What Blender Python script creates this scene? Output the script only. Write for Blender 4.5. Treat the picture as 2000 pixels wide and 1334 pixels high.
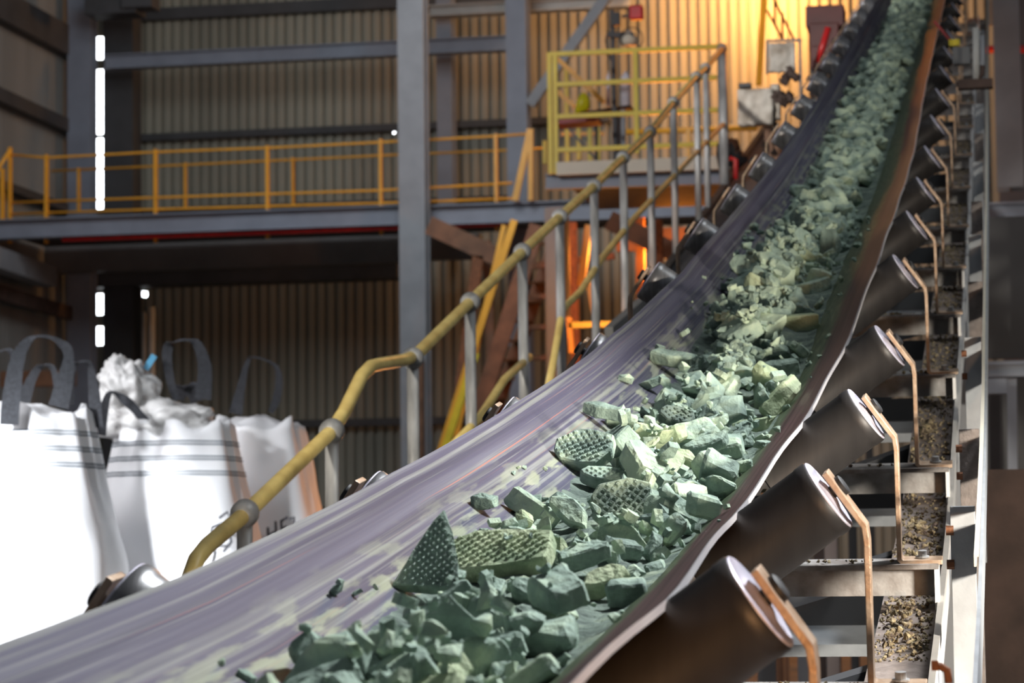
import bpy, bmesh, math, random
import numpy as np
from mathutils import Vector, Matrix, noise, Euler

random.seed(7)
PI = math.pi
for o in list(bpy.data.objects):
    bpy.data.objects.remove(o, do_unlink=True)
scene = bpy.context.scene
C = scene.collection

# ------------------------------------------------------------------ camera
FPX, PITCH, ROLL, HEAD, CAMZ = 5220.5, .0814, -.0120, .1823, 1.0

def to_world(v):
    c, s = math.cos(HEAD), math.sin(HEAD)
    return Vector((v[0] * c - v[1] * s, v[0] * s + v[1] * c, v[2]))

_r0, _f0 = Vector((1, 0, 0)), Vector((0, math.cos(PITCH), math.sin(PITCH)))
_u0 = Vector((0, -math.sin(PITCH), math.cos(PITCH)))
_cr, _sr = math.cos(ROLL), math.sin(ROLL)
CR = to_world(_r0 * _cr + _u0 * _sr)
CU = to_world(_r0 * -_sr + _u0 * _cr)
CF = to_world(_f0)
CO = Vector((0, 0, CAMZ))
cam_data = bpy.data.cameras.new('camera')
cam = bpy.data.objects.new('camera', cam_data)
C.objects.link(cam)
scene.camera = cam
m = Matrix((CR, CU, -CF)).transposed().to_4x4()
m.translation = CO
cam.matrix_world = m
cam_data.sensor_width = 36
cam_data.lens = FPX * 36 / 2000
cam_data.clip_start = .05
cam_data.clip_end = 400
cam_data.dof.use_dof = True
cam_data.dof.focus_distance = 4.9
cam_data.dof.aperture_fstop = 10.0
cam_data.dof.aperture_blades = 0

def ray(px, py):
    return CF + CR * ((px - 1000) / FPX) + CU * ((667 - py) / FPX)

def ony(px, py, y):
    r = ray(px, py)
    return CO + r * (y / r.y)

def onx(px, py, x):
    r = ray(px, py)
    return CO + r * (x / r.x)

# ------------------------------------------------------------------ world, lamps, exposure
scene.view_settings.view_transform = 'Standard'
scene.view_settings.look = 'None'
scene.view_settings.exposure = 0.14
scene.view_settings.gamma = 1.0
scene.view_settings.use_curve_mapping = False

world = bpy.data.worlds.new('world')
scene.world = world
world.use_nodes = True
nt = world.node_tree
nt.nodes.clear()
N = nt.nodes.new
wo = N('ShaderNodeOutputWorld')
bgd = N('ShaderNodeBackground')
tc = N('ShaderNodeTexCoord')
vm = N('ShaderNodeVectorMath'); vm.operation = 'DOT_PRODUCT'
gapdir = (ony(197, 250, 48) - CO).normalized()
vm.inputs[1].default_value = gapdir
nt.links.new(tc.outputs['Generated'], vm.inputs[0])
rp = N('ShaderNodeValToRGB')
# dim hall daylight everywhere; bright overcast sky low in the north, which the back wall shuts out but for its gaps
rp.color_ramp.elements[0].position = .93
rp.color_ramp.elements[0].color = (.30, .32, .36, 1)
rp.color_ramp.elements[1].position = .97
rp.color_ramp.elements[1].color = (24, 25, 26, 1)
nt.links.new(vm.outputs['Value'], rp.inputs[0])
nt.links.new(rp.outputs[0], bgd.inputs[0])
bgd.inputs[1].default_value = .30
nt.links.new(bgd.outputs[0], wo.inputs[0])

def lamp(kind, loc, power, color, target=None, size=.2, spot=None, blend=.4, sizey=None):
    d = bpy.data.lights.new(kind.lower() + '_lamp', kind)
    d.energy = power
    d.color = color
    if kind == 'AREA':
        d.size = size
        if sizey:
            d.shape = 'RECTANGLE'; d.size_y = sizey
    elif kind == 'SUN':
        d.angle = size
    else:
        d.shadow_soft_size = size
    if kind == 'SPOT':
        d.spot_size = spot; d.spot_blend = blend
    o = bpy.data.objects.new('lamp_light', d)
    C.objects.link(o)
    o.location = loc
    if target is not None:
        o.rotation_euler = (Vector(target) - Vector(loc)).to_track_quat('-Z', 'Y').to_euler()
    return o

# cool roof daylight from above and the right, then unseen fill lights added
lamp('SPOT', (2.5, 5.9, 6.2), 3300, (.96, .98, 1.0), (-.5, 4.1, .95), .35, spot=math.radians(56), blend=1.0)
lamp('AREA', (2.4, 9.0, 7.5), 100, (.92, .98, 1.0), (-.9, 9.5, 2.2), 1.5, sizey=3.0)  # unseen fill added for the darker middle of the belt
lamp('AREA', (-6.5, 12.0, 3.6), 120, (.97, .97, 1.0), (-2.6, 21, 4.6), 1.2, sizey=1.5)  # unseen fill added from the left for the wrapped boxes
lamp('SPOT', (-8.5, 13, 8), 1900, (.97, .98, 1.0), (-3.6, 26, 5.5), .4, spot=math.radians(19), blend=.6)  # unseen spot added to brighten the yellow platform
lamp('AREA', (-8.0, 31, 11), 640, (.90, .95, 1.0), (-10, 46, 7), 5, sizey=5)  # unseen fill added for the back wall and walkway beams
lamp('SPOT', (1.6, 3.0, 1.15), 950, (1.0, .91, .78), (-1.9, 10.0, 2.1), .15, spot=math.radians(84), blend=1.0)  # unseen low spot added from the right for the handrail and brackets
# unseen spots added to brighten the pipe handrail and the wrapped boxes
lamp('SPOT', (-3.4, -1.0, 2.6), 4500, (1.0, .92, .78), (-2.35, 10.5, 2.0), .15, spot=math.radians(15), blend=.6)
lamp('SPOT', (-6.5, 9.0, 5.5), 4200, (1.0, .97, .92), ony(1495, 150, 20.3), .2, spot=math.radians(11), blend=.6)
# unseen low warm light added right of the conveyor tail for the bracket edges
lamp('AREA', (.55, .7, .50), 42, (1.0, .52, .22), (-.15, 5.0, .95), .2, sizey=.2)
# unseen spot standing in for the strong daylight on the bulk bags
lamp('SPOT', (-5.6, 3.0, 3.4), 14000, (.93, .96, 1.0), (-4.9, 13.2, .25), .5, spot=math.radians(19), blend=.7)
# sodium lamps
lamp('POINT', ony(1500, -60, 46.5), 900, (1.0, .44, .11), size=.4)
lamp('POINT', ony(1400, -200, 45.5), 420, (1.0, .50, .20), size=.4)
lamp('POINT', ony(1640, -60, 23.0), 45, (1.0, .30, .05), size=.2)
lamp('POINT', ony(1300, 500, 31.0), 360, (1.0, .28, .03), size=.2)
lamp('POINT', ony(1130, 610, 26.0), 60, (1.0, .33, .05), size=.2)
lamp('POINT', (-2.9, 15.8, 1.2), 45, (1.0, .38, .10), size=.2)

# ------------------------------------------------------------------ materials
def mat(name, col, rough=.6, metal=0., var=.25, scale=8., bump=.0, col2=None, spec=.5, stretch=(1, 1, 1), bscale=None, contrast=(.35, .65)):
    mt = bpy.data.materials.new(name)
    mt.use_nodes = True
    t = mt.node_tree
    b = t.nodes['Principled BSDF']
    b.inputs['Roughness'].default_value = rough
    b.inputs['Metallic'].default_value = metal
    b.inputs['Specular IOR Level'].default_value = spec
    tcn = t.nodes.new('ShaderNodeTexCoord')
    mp = t.nodes.new('ShaderNodeMapping')
    mp.inputs['Scale'].default_value = stretch
    nz = t.nodes.new('ShaderNodeTexNoise')
    nz.inputs['Scale'].default_value = scale
    nz.inputs['Detail'].default_value = 5
    t.links.new(tcn.outputs['Object'], mp.inputs[0])
    t.links.new(mp.outputs[0], nz.inputs['Vector'])
    r = t.nodes.new('ShaderNodeValToRGB')
    c2 = col2 if col2 else tuple(c * (1 - var) for c in col)
    r.color_ramp.elements[0].color = (*c2, 1)
    r.color_ramp.elements[0].position = contrast[0]
    r.color_ramp.elements[1].color = (*col, 1)
    r.color_ramp.elements[1].position = contrast[1]
    t.links.new(nz.outputs[0], r.inputs[0])
    t.links.new(r.outputs[0], b.inputs['Base Color'])
    if bump:
        n2 = t.nodes.new('ShaderNodeTexNoise')
        n2.inputs['Scale'].default_value = bscale or scale * 3
        n2.inputs['Detail'].default_value = 6
        t.links.new(mp.outputs[0], n2.inputs['Vector'])
        bp = t.nodes.new('ShaderNodeBump')
        bp.inputs['Strength'].default_value = bump
        bp.inputs['Distance'].default_value = .01
        t.links.new(n2.outputs[0], bp.inputs['Height'])
        t.links.new(bp.outputs[0], b.inputs['Normal'])
    return mt

M = {}
M['sheet'] = mat('wall_sheeting', (.30, .285, .225), .55, .0, .3, 1.2, stretch=(1, 1, .15))
M['sheet_side'] = mat('side_wall_sheeting', (.25, .25, .235), .55, .0, .25, 1.2, stretch=(1, 1, .15))
M['steel_blue'] = mat('blue_grey_painted_steel', (.22, .245, .30), .5, .0, .18, 2.0)
M['steel_grey'] = mat('grey_painted_steel', (.25, .265, .285), .5, .0, .2, 2.5)
M['steel_dark'] = mat('dark_steel', (.055, .056, .06), .6, .0, .3, 2.0)
M['steel_mid'] = mat('dull_grey_steel', (.15, .15, .15), .6, .0, .2, 2.0)
M['steel_pale'] = mat('pale_painted_steel', (.42, .42, .40), .5, .0, .15, 3.0)
M['cream'] = mat('cream_painted_steel', (.62, .58, .47), .55, .0, .12, 3.0)
M['orange_rail'] = mat('orange_yellow_paint', (.80, .38, .03), .45, .0, .15, 4.0)
M['yellow_rail'] = mat('yellow_paint', (.72, .56, .03), .45, .0, .15, 4.0)
M['handrail'] = mat('worn_yellow_pipe_paint', (.88, .68, .24), .38, .0, .22, 9.0, .04, col2=(.66, .47, .15))
M['galv'] = mat('galvanised_post', (.42, .42, .42), .45, .15, .5, 18.0, .2, stretch=(1, 1, .25))
M['rust'] = mat('rusty_steel', (.22, .085, .035), .8, .0, .5, 25.0, .5)
M['rust_dark'] = mat('dark_rusty_plate', (.075, .045, .035), .8, .0, .5, 6.0, .3)
M['brown_brace'] = mat('brown_brace_steel', (.17, .08, .04), .7, .0, .4, 5.0)
M['bracket'] = mat('tan_worn_bracket_steel', (.50, .38, .28), .42, .25, .25, 30.0, .2, col2=(.34, .22, .14))
M['roller'] = mat('black_roller_steel', (.040, .037, .036), .48, .25, .5, 6.0, .04, stretch=(5, .4, .4), col2=(.027, .025, .025))
M['roller_worn_lit'] = mat('polished_lit_roller_steel', (.30, .30, .31), .34, .6, .5, 9.0, .05, stretch=(5, .4, .4))  # worn steel, made paler to carry the light on the left rollers
M['disc'] = mat('pale_roller_end', (.66, .64, .76), .4, .2, .35, 22.0, .1)
M['disc_tan'] = mat('tan_roller_end', (.45, .36, .28), .5, .2, .35, 22.0, .1)
M['black'] = mat('black_rubber', (.015, .015, .017), .6)
M['transom'] = mat('dusty_transom_steel', (.34, .33, .32), .6, .1, .5, 14.0, .3, col2=(.15, .125, .11))
M['stringer'] = mat('dusty_mauve_steel', (.26, .215, .19), .7, .0, .35, 12.0, .5, col2=(.13, .10, .085))
M['white_edge'] = mat('white_painted_edge', (.85, .84, .82), .5, .0, .12, 10.0)
M['plate_blue'] = mat('blue_grey_plate', (.33, .35, .37), .55, .05, .2, 12.0, .15)
M['plate_brown'] = mat('brown_grey_plate', (.22, .19, .175), .7, .0, .35, 40.0, .35)
M['debris'] = mat('spilled_ore_debris', (.33, .27, .15), .95, .0, .5, 60.0, .9, col2=(.07, .05, .045))
M['bag'] = mat('white_woven_bag', (.93, .93, .95), .6, .0, .04, 3.0, .25, bscale=9)
M['liner'] = mat('crumpled_white_liner', (.74, .73, .72), .45, .0, .18, 6.0, .4, bscale=12)
M['strap'] = mat('grey_black_webbing', (.055, .058, .068), .8, .0, .4, 60.0, .4)
M['ink'] = mat('black_marker_ink', (.03, .03, .045), .7)
M['stripe'] = mat('blue_grey_stripe', (.12, .16, .20), .7)
M['blue'] = mat('blue_tie', (.10, .42, .68), .5)
M['red'] = mat('red_paint', (.62, .02, .02), .4)
M['red_dull'] = mat('dull_red_paint', (.32, .03, .03), .5)
M['bottle'] = mat('white_cylinder', (.86, .84, .90), .4)
M['yellow_hi'] = mat('bright_yellow_plastic', (.80, .72, .01), .4)
M['dirty_white'] = mat('dirty_white_cloth', (.62, .58, .52), .75, .0, .45, 5.0, .5, col2=(.30, .25, .20))
M['floor'] = mat('concrete_floor', (.20, .20, .20), .75, .0, .35, 1.5, .1)
M['duct'] = mat('dark_brown_duct', (.07, .055, .045), .75, .0, .4, 8.0, .3)
M['violet'] = mat('dusty_violet_housing', (.60, .38, .52), .5, .0, .3, 5.0)
M['maroon'] = mat('maroon_machine_paint', (.13, .03, .025), .5, .0, .4, 4.0)
M['deck'] = mat('underside_grating', (.09, .09, .095), .8, .0, .3, 6.0)

def bag_material():
    mt = M['bag']
    return mt

def emis(name, col, s):
    mt = bpy.data.materials.new(name)
    mt.use_nodes = True
    b = mt.node_tree.nodes['Principled BSDF']
    b.inputs['Base Color'].default_value = (*col, 1)
    b.inputs['Emission Color'].default_value = (*col, 1)
    b.inputs['Emission Strength'].default_value = s
    return mt
M['red_light'] = emis('lit_red_lens', (1, .05, .04), 1.2)
M['led'] = emis('lit_red_indicator', (1, .05, .1), 1.6)

# belt: streaks along its travel, green dust on the right wing, warm reflection painted brown red on the right edge rubber
def belt_material():
    mt = bpy.data.materials.new('conveyor_belt_rubber')
    mt.use_nodes = True
    t = mt.node_tree
    L = t.links.new
    b = t.nodes['Principled BSDF']
    uv = t.nodes.new('ShaderNodeUVMap')
    sep = t.nodes.new('ShaderNodeSeparateXYZ')
    L(uv.outputs[0], sep.inputs[0])
    def nz(sx, sy, detail=4, off=0.):
        mp = t.nodes.new('ShaderNodeMapping')
        mp.inputs['Scale'].default_value = (sx, sy, 1)
        mp.inputs['Location'].default_value = (off, off * .7, 0)
        L(uv.outputs[0], mp.inputs[0])
        n = t.nodes.new('ShaderNodeTexNoise')
        n.inputs['Scale'].default_value = 1
        n.inputs['Detail'].default_value = detail
        L(mp.outputs[0], n.inputs['Vector'])
        return n.outputs[0]
    def ramp(src, stops):
        r = t.nodes.new('ShaderNodeValToRGB')
        e = r.color_ramp.elements
        while len(e) < len(stops):
            e.new(.5)
        for i, (p, c) in enumerate(stops):
            e[i].position = p
            e[i].color = (*c, 1) if len(c) == 3 else c
        L(src, r.inputs[0])
        return r.outputs[0]
    def mix(f, a, c):
        mx = t.nodes.new('ShaderNodeMix')
        mx.data_type = 'RGBA'
        L(f, mx.inputs['Factor']); L(a, mx.inputs['A']); L(c, mx.inputs['B'])
        return mx.outputs['Result']
    def g(v):
        return (v, v, v)
    def mul(a, c):
        n = t.nodes.new('ShaderNodeMath'); n.operation = 'MULTIPLY'
        L(a, n.inputs[0]); L(c, n.inputs[1])
        return n.outputs[0]
    base = ramp(nz(22, .35), [(.3, (.034, .034, .062)), (.5, (.070, .068, .105)), (.72, (.115, .115, .155))])
    # broad bands fixed across the belt
    band = ramp(nz(16, .04, 2, 3.), [(.45, g(.12)), (.55, g(.9))])
    streak = ramp(nz(75, .5, 5, 7.), [(.47, g(0)), (.60, g(1))])
    dustc = ramp(nz(30, 2.5, 3, 1.), [(.3, (.165, .175, .15)), (.7, (.235, .24, .245))])
    c1 = mix(mul(band, streak), base, dustc)
    fine = ramp(nz(160, .8, 5, 11.), [(.57, g(0)), (.66, g(.6))])
    c1 = mix(fine, c1, dustc)
    # patchy chalky dust on the left wing's foot
    pat = ramp(nz(26, 5.0, 5, 21.), [(.52, g(0)), (.60, g(.8))])
    zone = ramp(sep.outputs[0], [(.10, g(0)), (.22, g(1)), (.34, g(1)), (.44, g(0))])
    c1 = mix(mul(pat, zone), c1, ramp(nz(5, 5), [(.3, (.24, .27, .17)), (.7, (.34, .36, .27))]))
    red = ramp(nz(120, .25, 3, 40.), [(.66, g(0)), (.70, g(.6))])
    redz = ramp(sep.outputs[0], [(.04, g(0)), (.06, g(1)), (.20, g(1)), (.24, g(0))])
    c1 = mix(mul(red, redz), c1, ramp(nz(2, 2), [(.3, (.42, .12, .09)), (.7, (.45, .16, .08))]))
    # green dust
    gz = ramp(sep.outputs[0], [(.52, g(0)), (.66, g(1))])
    gcol = ramp(nz(60, 9, 5, 5.), [(.3, (.035, .055, .032)), (.5, (.065, .092, .052)), (.72, (.13, .155, .09))])
    c2 = mix(gz, c1, gcol)
    # dark rubber edge reddened with a painted warm reflection, its boundary wavering
    ad = t.nodes.new('ShaderNodeMath'); ad.operation = 'MULTIPLY_ADD'
    L(nz(3, 1.3, 4, 9.), ad.inputs[0]); ad.inputs[1].default_value = .10; L(sep.outputs[0], ad.inputs[2])
    ez = ramp(ad.outputs[0], [(.915, g(0)), (.945, g(1))])
    ecol = ramp(nz(60, .5, 4, 14.), [(.35, (.040, .020, .021)), (.65, (.085, .045, .046))])
    c3 = mix(ez, c2, ecol)
    wz = ramp(sep.outputs[0], [(.990, g(0)), (.994, g(1))])
    c3 = mix(wz, c3, ramp(nz(2, 4), [(.3, (.40, .38, .40)), (.7, (.5, .49, .5))]))
    L(c3, b.inputs['Base Color'])
    b.inputs['Roughness'].default_value = .5
    b.inputs['Specular IOR Level'].default_value = .22
    bp = t.nodes.new('ShaderNodeBump'); bp.inputs['Strength'].default_value = .25; bp.inputs['Distance'].default_value = .004
    L(nz(90, 1.5, 4, 2.), bp.inputs['Height']); L(bp.outputs[0], b.inputs['Normal'])
    return mt
M['belt'] = belt_material()

def rock_material(name, waffle, tone=1.0):
    mt = bpy.data.materials.new(name)
    mt.use_nodes = True
    t = mt.node_tree
    L = t.links.new
    b = t.nodes['Principled BSDF']
    b.inputs['Roughness'].default_value = .8
    b.inputs['Specular IOR Level'].default_value = .3
    tcn = t.nodes.new('ShaderNodeTexCoord')
    oi = t.nodes.new('ShaderNodeObjectInfo')
    n = t.nodes.new('ShaderNodeTexNoise'); n.inputs['Scale'].default_value = 16; n.inputs['Detail'].default_value = 6
    ad = t.nodes.new('ShaderNodeVectorMath'); ad.operation = 'ADD'
    L(tcn.outputs['Object'], ad.inputs[0]); L(oi.outputs['Location'], ad.inputs[1])
    L(ad.outputs[0], n.inputs['Vector'])
    r = t.nodes.new('ShaderNodeValToRGB')
    e = r.color_ramp.elements
    e[0].position = .30; e[0].color = (.125 * tone, .175 * tone, .150 * tone, 1)
    e[1].position = .66; e[1].color = (.48 * tone, .58 * tone, .42 * tone, 1)
    k = e.new(.50); k.color = (.28 * tone, .37 * tone, .305 * tone, 1)
    m1 = t.nodes.new('ShaderNodeMath'); m1.operation = 'MULTIPLY_ADD'
    L(oi.outputs['Random'], m1.inputs[0]); m1.inputs[1].default_value = .16
    L(n.outputs[0], m1.inputs[2])
    m2 = t.nodes.new('ShaderNodeMath'); m2.operation = 'SUBTRACT'; L(m1.outputs[0], m2.inputs[0]); m2.inputs[1].default_value = .08
    L(m2.outputs[0], r.inputs[0])
    L(r.outputs[0], b.inputs['Base Color'])
    n2 = t.nodes.new('ShaderNodeTexNoise'); n2.inputs['Scale'].default_value = 90; n2.inputs['Detail'].default_value = 8
    L(tcn.outputs['Object'], n2.inputs['Vector'])
    b1 = t.nodes.new('ShaderNodeBump'); b1.inputs['Strength'].default_value = .95; b1.inputs['Distance'].default_value = .006
    L(n2.outputs[0], b1.inputs['Height'])
    L(b1.outputs[0], b.inputs['Normal'])
    return mt
M['rock'] = rock_material('green_ore', False)
M['rock_dark'] = rock_material('dark_green_ore', False, .5)
M['rock_yellow'] = rock_material('yellow_green_ore', False, 1.2)
_e = M['rock_yellow'].node_tree.nodes['Color Ramp'].color_ramp.elements
_e[0].color = (.20, .27, .17, 1); _e[1].color = (.36, .43, .27, 1); _e[2].color = (.50, .56, .37, 1)

# ------------------------------------------------------------------ mesh helpers
class MB:
    def __init__(s):
        s.v = []; s.f = []; s.uv = None
    def add(s, vs, fs):
        o = len(s.v)
        s.v += [Vector(p) for p in vs]
        s.f += [tuple(i + o for i in f) for f in fs]
        return s
    def box(s, c, size, rot=None, bev=0.):
        x, y, z = [k / 2 for k in size]
        vs = [Vector((sx * x, sy * y, sz * z)) for sz in (-1, 1) for sy in (-1, 1) for sx in (-1, 1)]
        if rot is not None:
            vs = [rot @ p for p in vs]
        c = Vector(c)
        s.add([p + c for p in vs], [(0, 2, 3, 1), (4, 5, 7, 6), (0, 1, 5, 4), (2, 6, 7, 3), (0, 4, 6, 2), (1, 3, 7, 5)])
        return s
    def bar(s, a, b, w, h, up=(0, 0, 1)):
        a = Vector(a); b = Vector(b)
        d = (b - a)
        ln = d.length
        d.normalize()
        u = Vector(up)
        u = (u - d * u.dot(d))
        if u.length < 1e-4:
            u = Vector((0, 1, 0)); u = u - d * u.dot(d)
        u.normalize()
        sd = d.cross(u)
        rot = Matrix((sd, d, u)).transposed()
        return s.box((a + b) / 2, (w, ln, h), rot)
    def ibeam(s, a, b, w, h, t=.02, up=(0, 0, 1)):
        a = Vector(a); b = Vector(b); d = (b - a).normalized()
        u = Vector(up); u = (u - d * u.dot(d)).normalized()
        s.bar(a + u * (h / 2 - t / 2), b + u * (h / 2 - t / 2), w, t, up)
        s.bar(a - u * (h / 2 - t / 2), b - u * (h / 2 - t / 2), w, t, up)
        s.bar(a, b, t, h - 2 * t, up)
        return s
    def tube(s, pts, r, n=12, caps=True):
        pts = [Vector(p) for p in pts]
        rings = []
        prev = None
        for i, p in enumerate(pts):
            d = (pts[min(i + 1, len(pts) - 1)] - pts[max(i - 1, 0)]).normalized()
            if prev is None:
                u = Vector((0, 0, 1)) if abs(d.z) < .9 else Vector((1, 0, 0))
            else:
                u = prev
            u = (u - d * u.dot(d)).normalized()
            prev = u
            w = d.cross(u)
            rr = r[i] if isinstance(r, (list, tuple)) else r
            rings.append([p + (u * math.cos(2 * PI * k / n) + w * math.sin(2 * PI * k / n)) * rr for k in range(n)])
        vs = [q for rg in rings for q in rg]
        fs = []
        for i in range(len(rings) - 1):
            for k in range(n):
                k2 = (k + 1) % n
                fs.append((i * n + k, i * n + k2, (i + 1) * n + k2, (i + 1) * n + k))
        if caps:
            fs.append(tuple(range(n - 1, -1, -1)))
            fs.append(tuple((len(rings) - 1) * n + k for k in range(n)))
        return s.add(vs, fs)
    def strip(s, path, th, y0, y1):
        # flat bar bent in the x-z plane, extruded along y
        pts = [Vector((p[0], 0, p[1])) for p in path]
        nn = []
        for i in range(len(pts)):
            ds = []
            if i > 0: ds.append((pts[i] - pts[i - 1]).normalized())
            if i < len(pts) - 1: ds.append((pts[i + 1] - pts[i]).normalized())
            d = sum(ds, Vector()).normalized()
            nrm = Vector((-d.z, 0, d.x))
            k = 1 / max(.5, nrm.dot(Vector((-ds[0].z, 0, ds[0].x))))
            nn.append(nrm * th / 2 * k)
        vs = []
        for p, q in zip(pts, nn):
            for yy in (y0, y1):
                vs += [p + q + Vector((0, yy, 0)), p - q + Vector((0, yy, 0))]
        fs = []
        for i in range(len(pts) - 1):
            a = i * 4; b = a + 4
            fs += [(a, a + 1, b + 1, b), (a + 2, b + 2, b + 3, a + 3), (a, b, b + 2, a + 2), (a + 1, a + 3, b + 3, b + 1)]
        fs += [(0, 2, 3, 1), (b, b + 1, b + 3, b + 2)]
        return s.add(vs, fs)
    def ribbon(s, pts, wv, th):
        # strap: path, width vectors per point, thickness
        pts = [Vector(p) for p in pts]
        vs = []; fs = []
        for i, p in enumerate(pts):
            d = (pts[min(i + 1, len(pts) - 1)] - pts[max(i - 1, 0)]).normalized()
            w = Vector(wv[i]) / 2
            nrm = d.cross(w.normalized()).normalized() * th / 2
            vs += [p - w - nrm, p + w - nrm, p + w + nrm, p - w + nrm]
        for i in range(len(pts) - 1):
            a = i * 4; b = a + 4
            for k in range(4):
                k2 = (k + 1) % 4
                fs.append((a + k, a + k2, b + k2, b + k))
        fs += [(0, 3, 2, 1), (len(vs) - 4, len(vs) - 3, len(vs) - 2, len(vs) - 1)]
        return s.add(vs, fs)
    def build(s, name, material, parent=None, smooth=False, bevel=0.):
        off = Vector()
        p = parent
        while p is not None:
            off += p.location
            p = p.parent
        me = bpy.data.meshes.new(name)
        me.from_pydata([tuple(v - off) for v in s.v], [], s.f)
        bm = bmesh.new(); bm.from_mesh(me)
        bmesh.ops.recalc_face_normals(bm, faces=bm.faces)
        bm.to_mesh(me); bm.free()
        me.materials.append(material)
        if smooth:
            for pl in me.polygons: pl.use_smooth = True
        o = bpy.data.objects.new(name, me)
        C.objects.link(o)
        if parent is not None: o.parent = parent
        if smooth == 'auto' or bevel:
            if bevel:
                md = o.modifiers.new('bevel', 'BEVEL'); md.width = bevel; md.segments = 2; md.limit_method = 'ANGLE'
        if smooth == 'auto':
            me.set_sharp_from_angle(angle=math.radians(40))
        return o

def thing(name, label, cat, loc=(0, 0, 0), group=None):
    o = bpy.data.objects.new(name, None)
    o.empty_display_size = .1
    C.objects.link(o)
    o.location = loc
    return tag(o, label, cat, group)

def tag(o, label=None, cat=None, group=None, kind=None):
    if label: o['label'] = label
    if cat: o['category'] = cat
    if group: o['group'] = group
    if kind: o['kind'] = kind
    return o

def center_origin(o):
    # put the origin of a top-level mesh at the bottom middle of its box
    me = o.data
    n = len(me.vertices)
    co = np.empty(n * 3); me.vertices.foreach_get('co', co); co = co.reshape(-1, 3)
    mn, mx = co.min(0), co.max(0)
    c = np.array([(mn[0] + mx[0]) / 2, (mn[1] + mx[1]) / 2, mn[2]])
    me.vertices.foreach_set('co', (co - c).ravel()); me.update()
    o.location = c
    return o

def solo(mb, name, material, label, cat, group=None, kind=None, smooth=False, bevel=0.):
    o = mb.build(name, material, None, smooth, bevel)
    center_origin(o)
    return tag(o, label, cat, group, kind)

# ------------------------------------------------------------------ conveyor line
ST = 1.2
Y1 = 2.991
BX = -.2155                       # right bracket leg
CX = BX - .433                    # conveyor centre
_h = [-.62, -.55, -.45, -.33, -.2235, -.1035, .0375, .2278, .4494, .7733, 1.0474, 1.3266, 1.6268, 1.9569, 2.2909, 2.6261]
_h += [2.6261 + .335 * i for i in range(1, 14)]
_hy = [Y1 + ST * (i - 5) for i in range(len(_h))]
def station_y(k): return Y1 + ST * (k - 1)
_dense = np.linspace(_hy[0], _hy[-1], 2000)
_dh = np.interp(_dense, _hy, _h)
_ker = np.ones(61) / 61
_pad = np.concatenate([_dh[0] + (np.arange(-30, 0)) * (_dh[1] - _dh[0]), _dh, _dh[-1] + np.arange(1, 31) * (_dh[-1] - _dh[-2])])
_dh2 = np.convolve(_pad, _ker, 'valid')
def H(y):
    return CAMZ + float(np.interp(y, _dense, _dh2))
def SL(y):
    return math.atan((H(y + .6) - H(y - .6)) / 1.2)
_es = [-3, 1, 2, 3, 4, 5, 6, 7, 8, 9, 10, 11, 30]
_el = [-.74, -.737, -.757, -.757, -.750, -.712, -.716, -.720, -.718, -.712, -.706, -.700, -.695]
_er = [-.16, -.160, -.200, -.182, -.165, -.138, -.136, -.136, -.135, -.143, -.152, -.155, -.155]
def edges(y):
    k = (y - Y1) / ST + 1
    return float(np.interp(k, _es, _el)) - BX * 0, float(np.interp(k, _es, _er))
def roll_v(d):
    # height of the trough over the bend line at distance d from the centre
    t = .104 - (.339 - d) * .70
    lo = -.055
    k = .03
    h_ = max(0., min(1., .5 + .5 * (t - lo) / k))
    return lo + (t - lo) * h_ + k * h_ * (1 - h_) * .5 if h_ < 1 else t
def trough(x, y):
    return H(y) + roll_v(abs(x - CX)) / math.cos(SL(y))

def make_belt():
    ys = np.arange(-1.5, 31, .15)
    nu = 40
    mb = MB(); uvs = []
    for y in ys:
        el, er = edges(y)
        x0, x1 = BX + el, BX + er
        for i in range(nu + 1):
            u = i / nu
            x = x0 + (x1 - x0) * u
            z = trough(x, y) + .004
            # near the free edges the belt lifts in a gentle ripple
            if u > .88: z += .006 * (u - .88) / .12 * math.sin(y * 2 * PI / 1.2 + 1)
            mb.v.append(Vector((x, y, z))); uvs.append((u, y))
    W = nu + 1
    nv = len(mb.v)
    for v in list(mb.v): mb.v.append(v - Vector((0, 0, .011)))
    for j in range(len(ys) - 1):
        for i in range(nu):
            a = j * W + i
            mb.f.append((a, a + 1, a + W + 1, a + W))
            mb.f.append((a + nv, a + W + nv, a + W + 1 + nv, a + 1 + nv))
        a = j * W
        mb.f.append((a, a + W, a + W + nv, a + nv))
        a = j * W + nu
        mb.f.append((a, a + nv, a + W + nv, a + W))
    o = mb.build('conveyor_belt', M['belt'], None, True)
    me = o.data
    ul = me.uv_layers.new(name='UVMap')
    uvs = uvs + uvs
    for lp in me.loops:
        ul.data[lp.index].uv = uvs[lp.vertex_index]
    me.set_sharp_from_angle(angle=math.radians(50))
    tag(o, 'long troughed grey rubber conveyor belt rising to the upper right, streaked with pale dust', 'conveyor belt')
    return o
belt = make_belt()

# idler stations
DC = Vector((.433 - .058, 0, .052))       # outer end of a right wing roller
AX = Vector((.819, 0, .574))              # its axis, outward
RR, RL = .062, .235
def lathe(mb, c, ax, prof, n=40):
    ax = Vector(ax).normalized()
    u = Vector((0, 1, 0)); w = ax.cross(u).normalized()
    vs = []; fs = []
    for (t, r) in prof:
        for k in range(n):
            a = 2 * PI * k / n
            vs.append(Vector(c) + ax * t + (u * math.cos(a) + w * math.sin(a)) * max(r, 1e-4))
    for i in range(len(prof) - 1):
        for k in range(n):
            k2 = (k + 1) % n
            fs.append((i * n + k, i * n + k2, (i + 1) * n + k2, (i + 1) * n + k))
    fs.append(tuple(range(n))); fs.append(tuple(len(vs) - n + k for k in range(n)))
    return mb.add(vs, fs)

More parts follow.
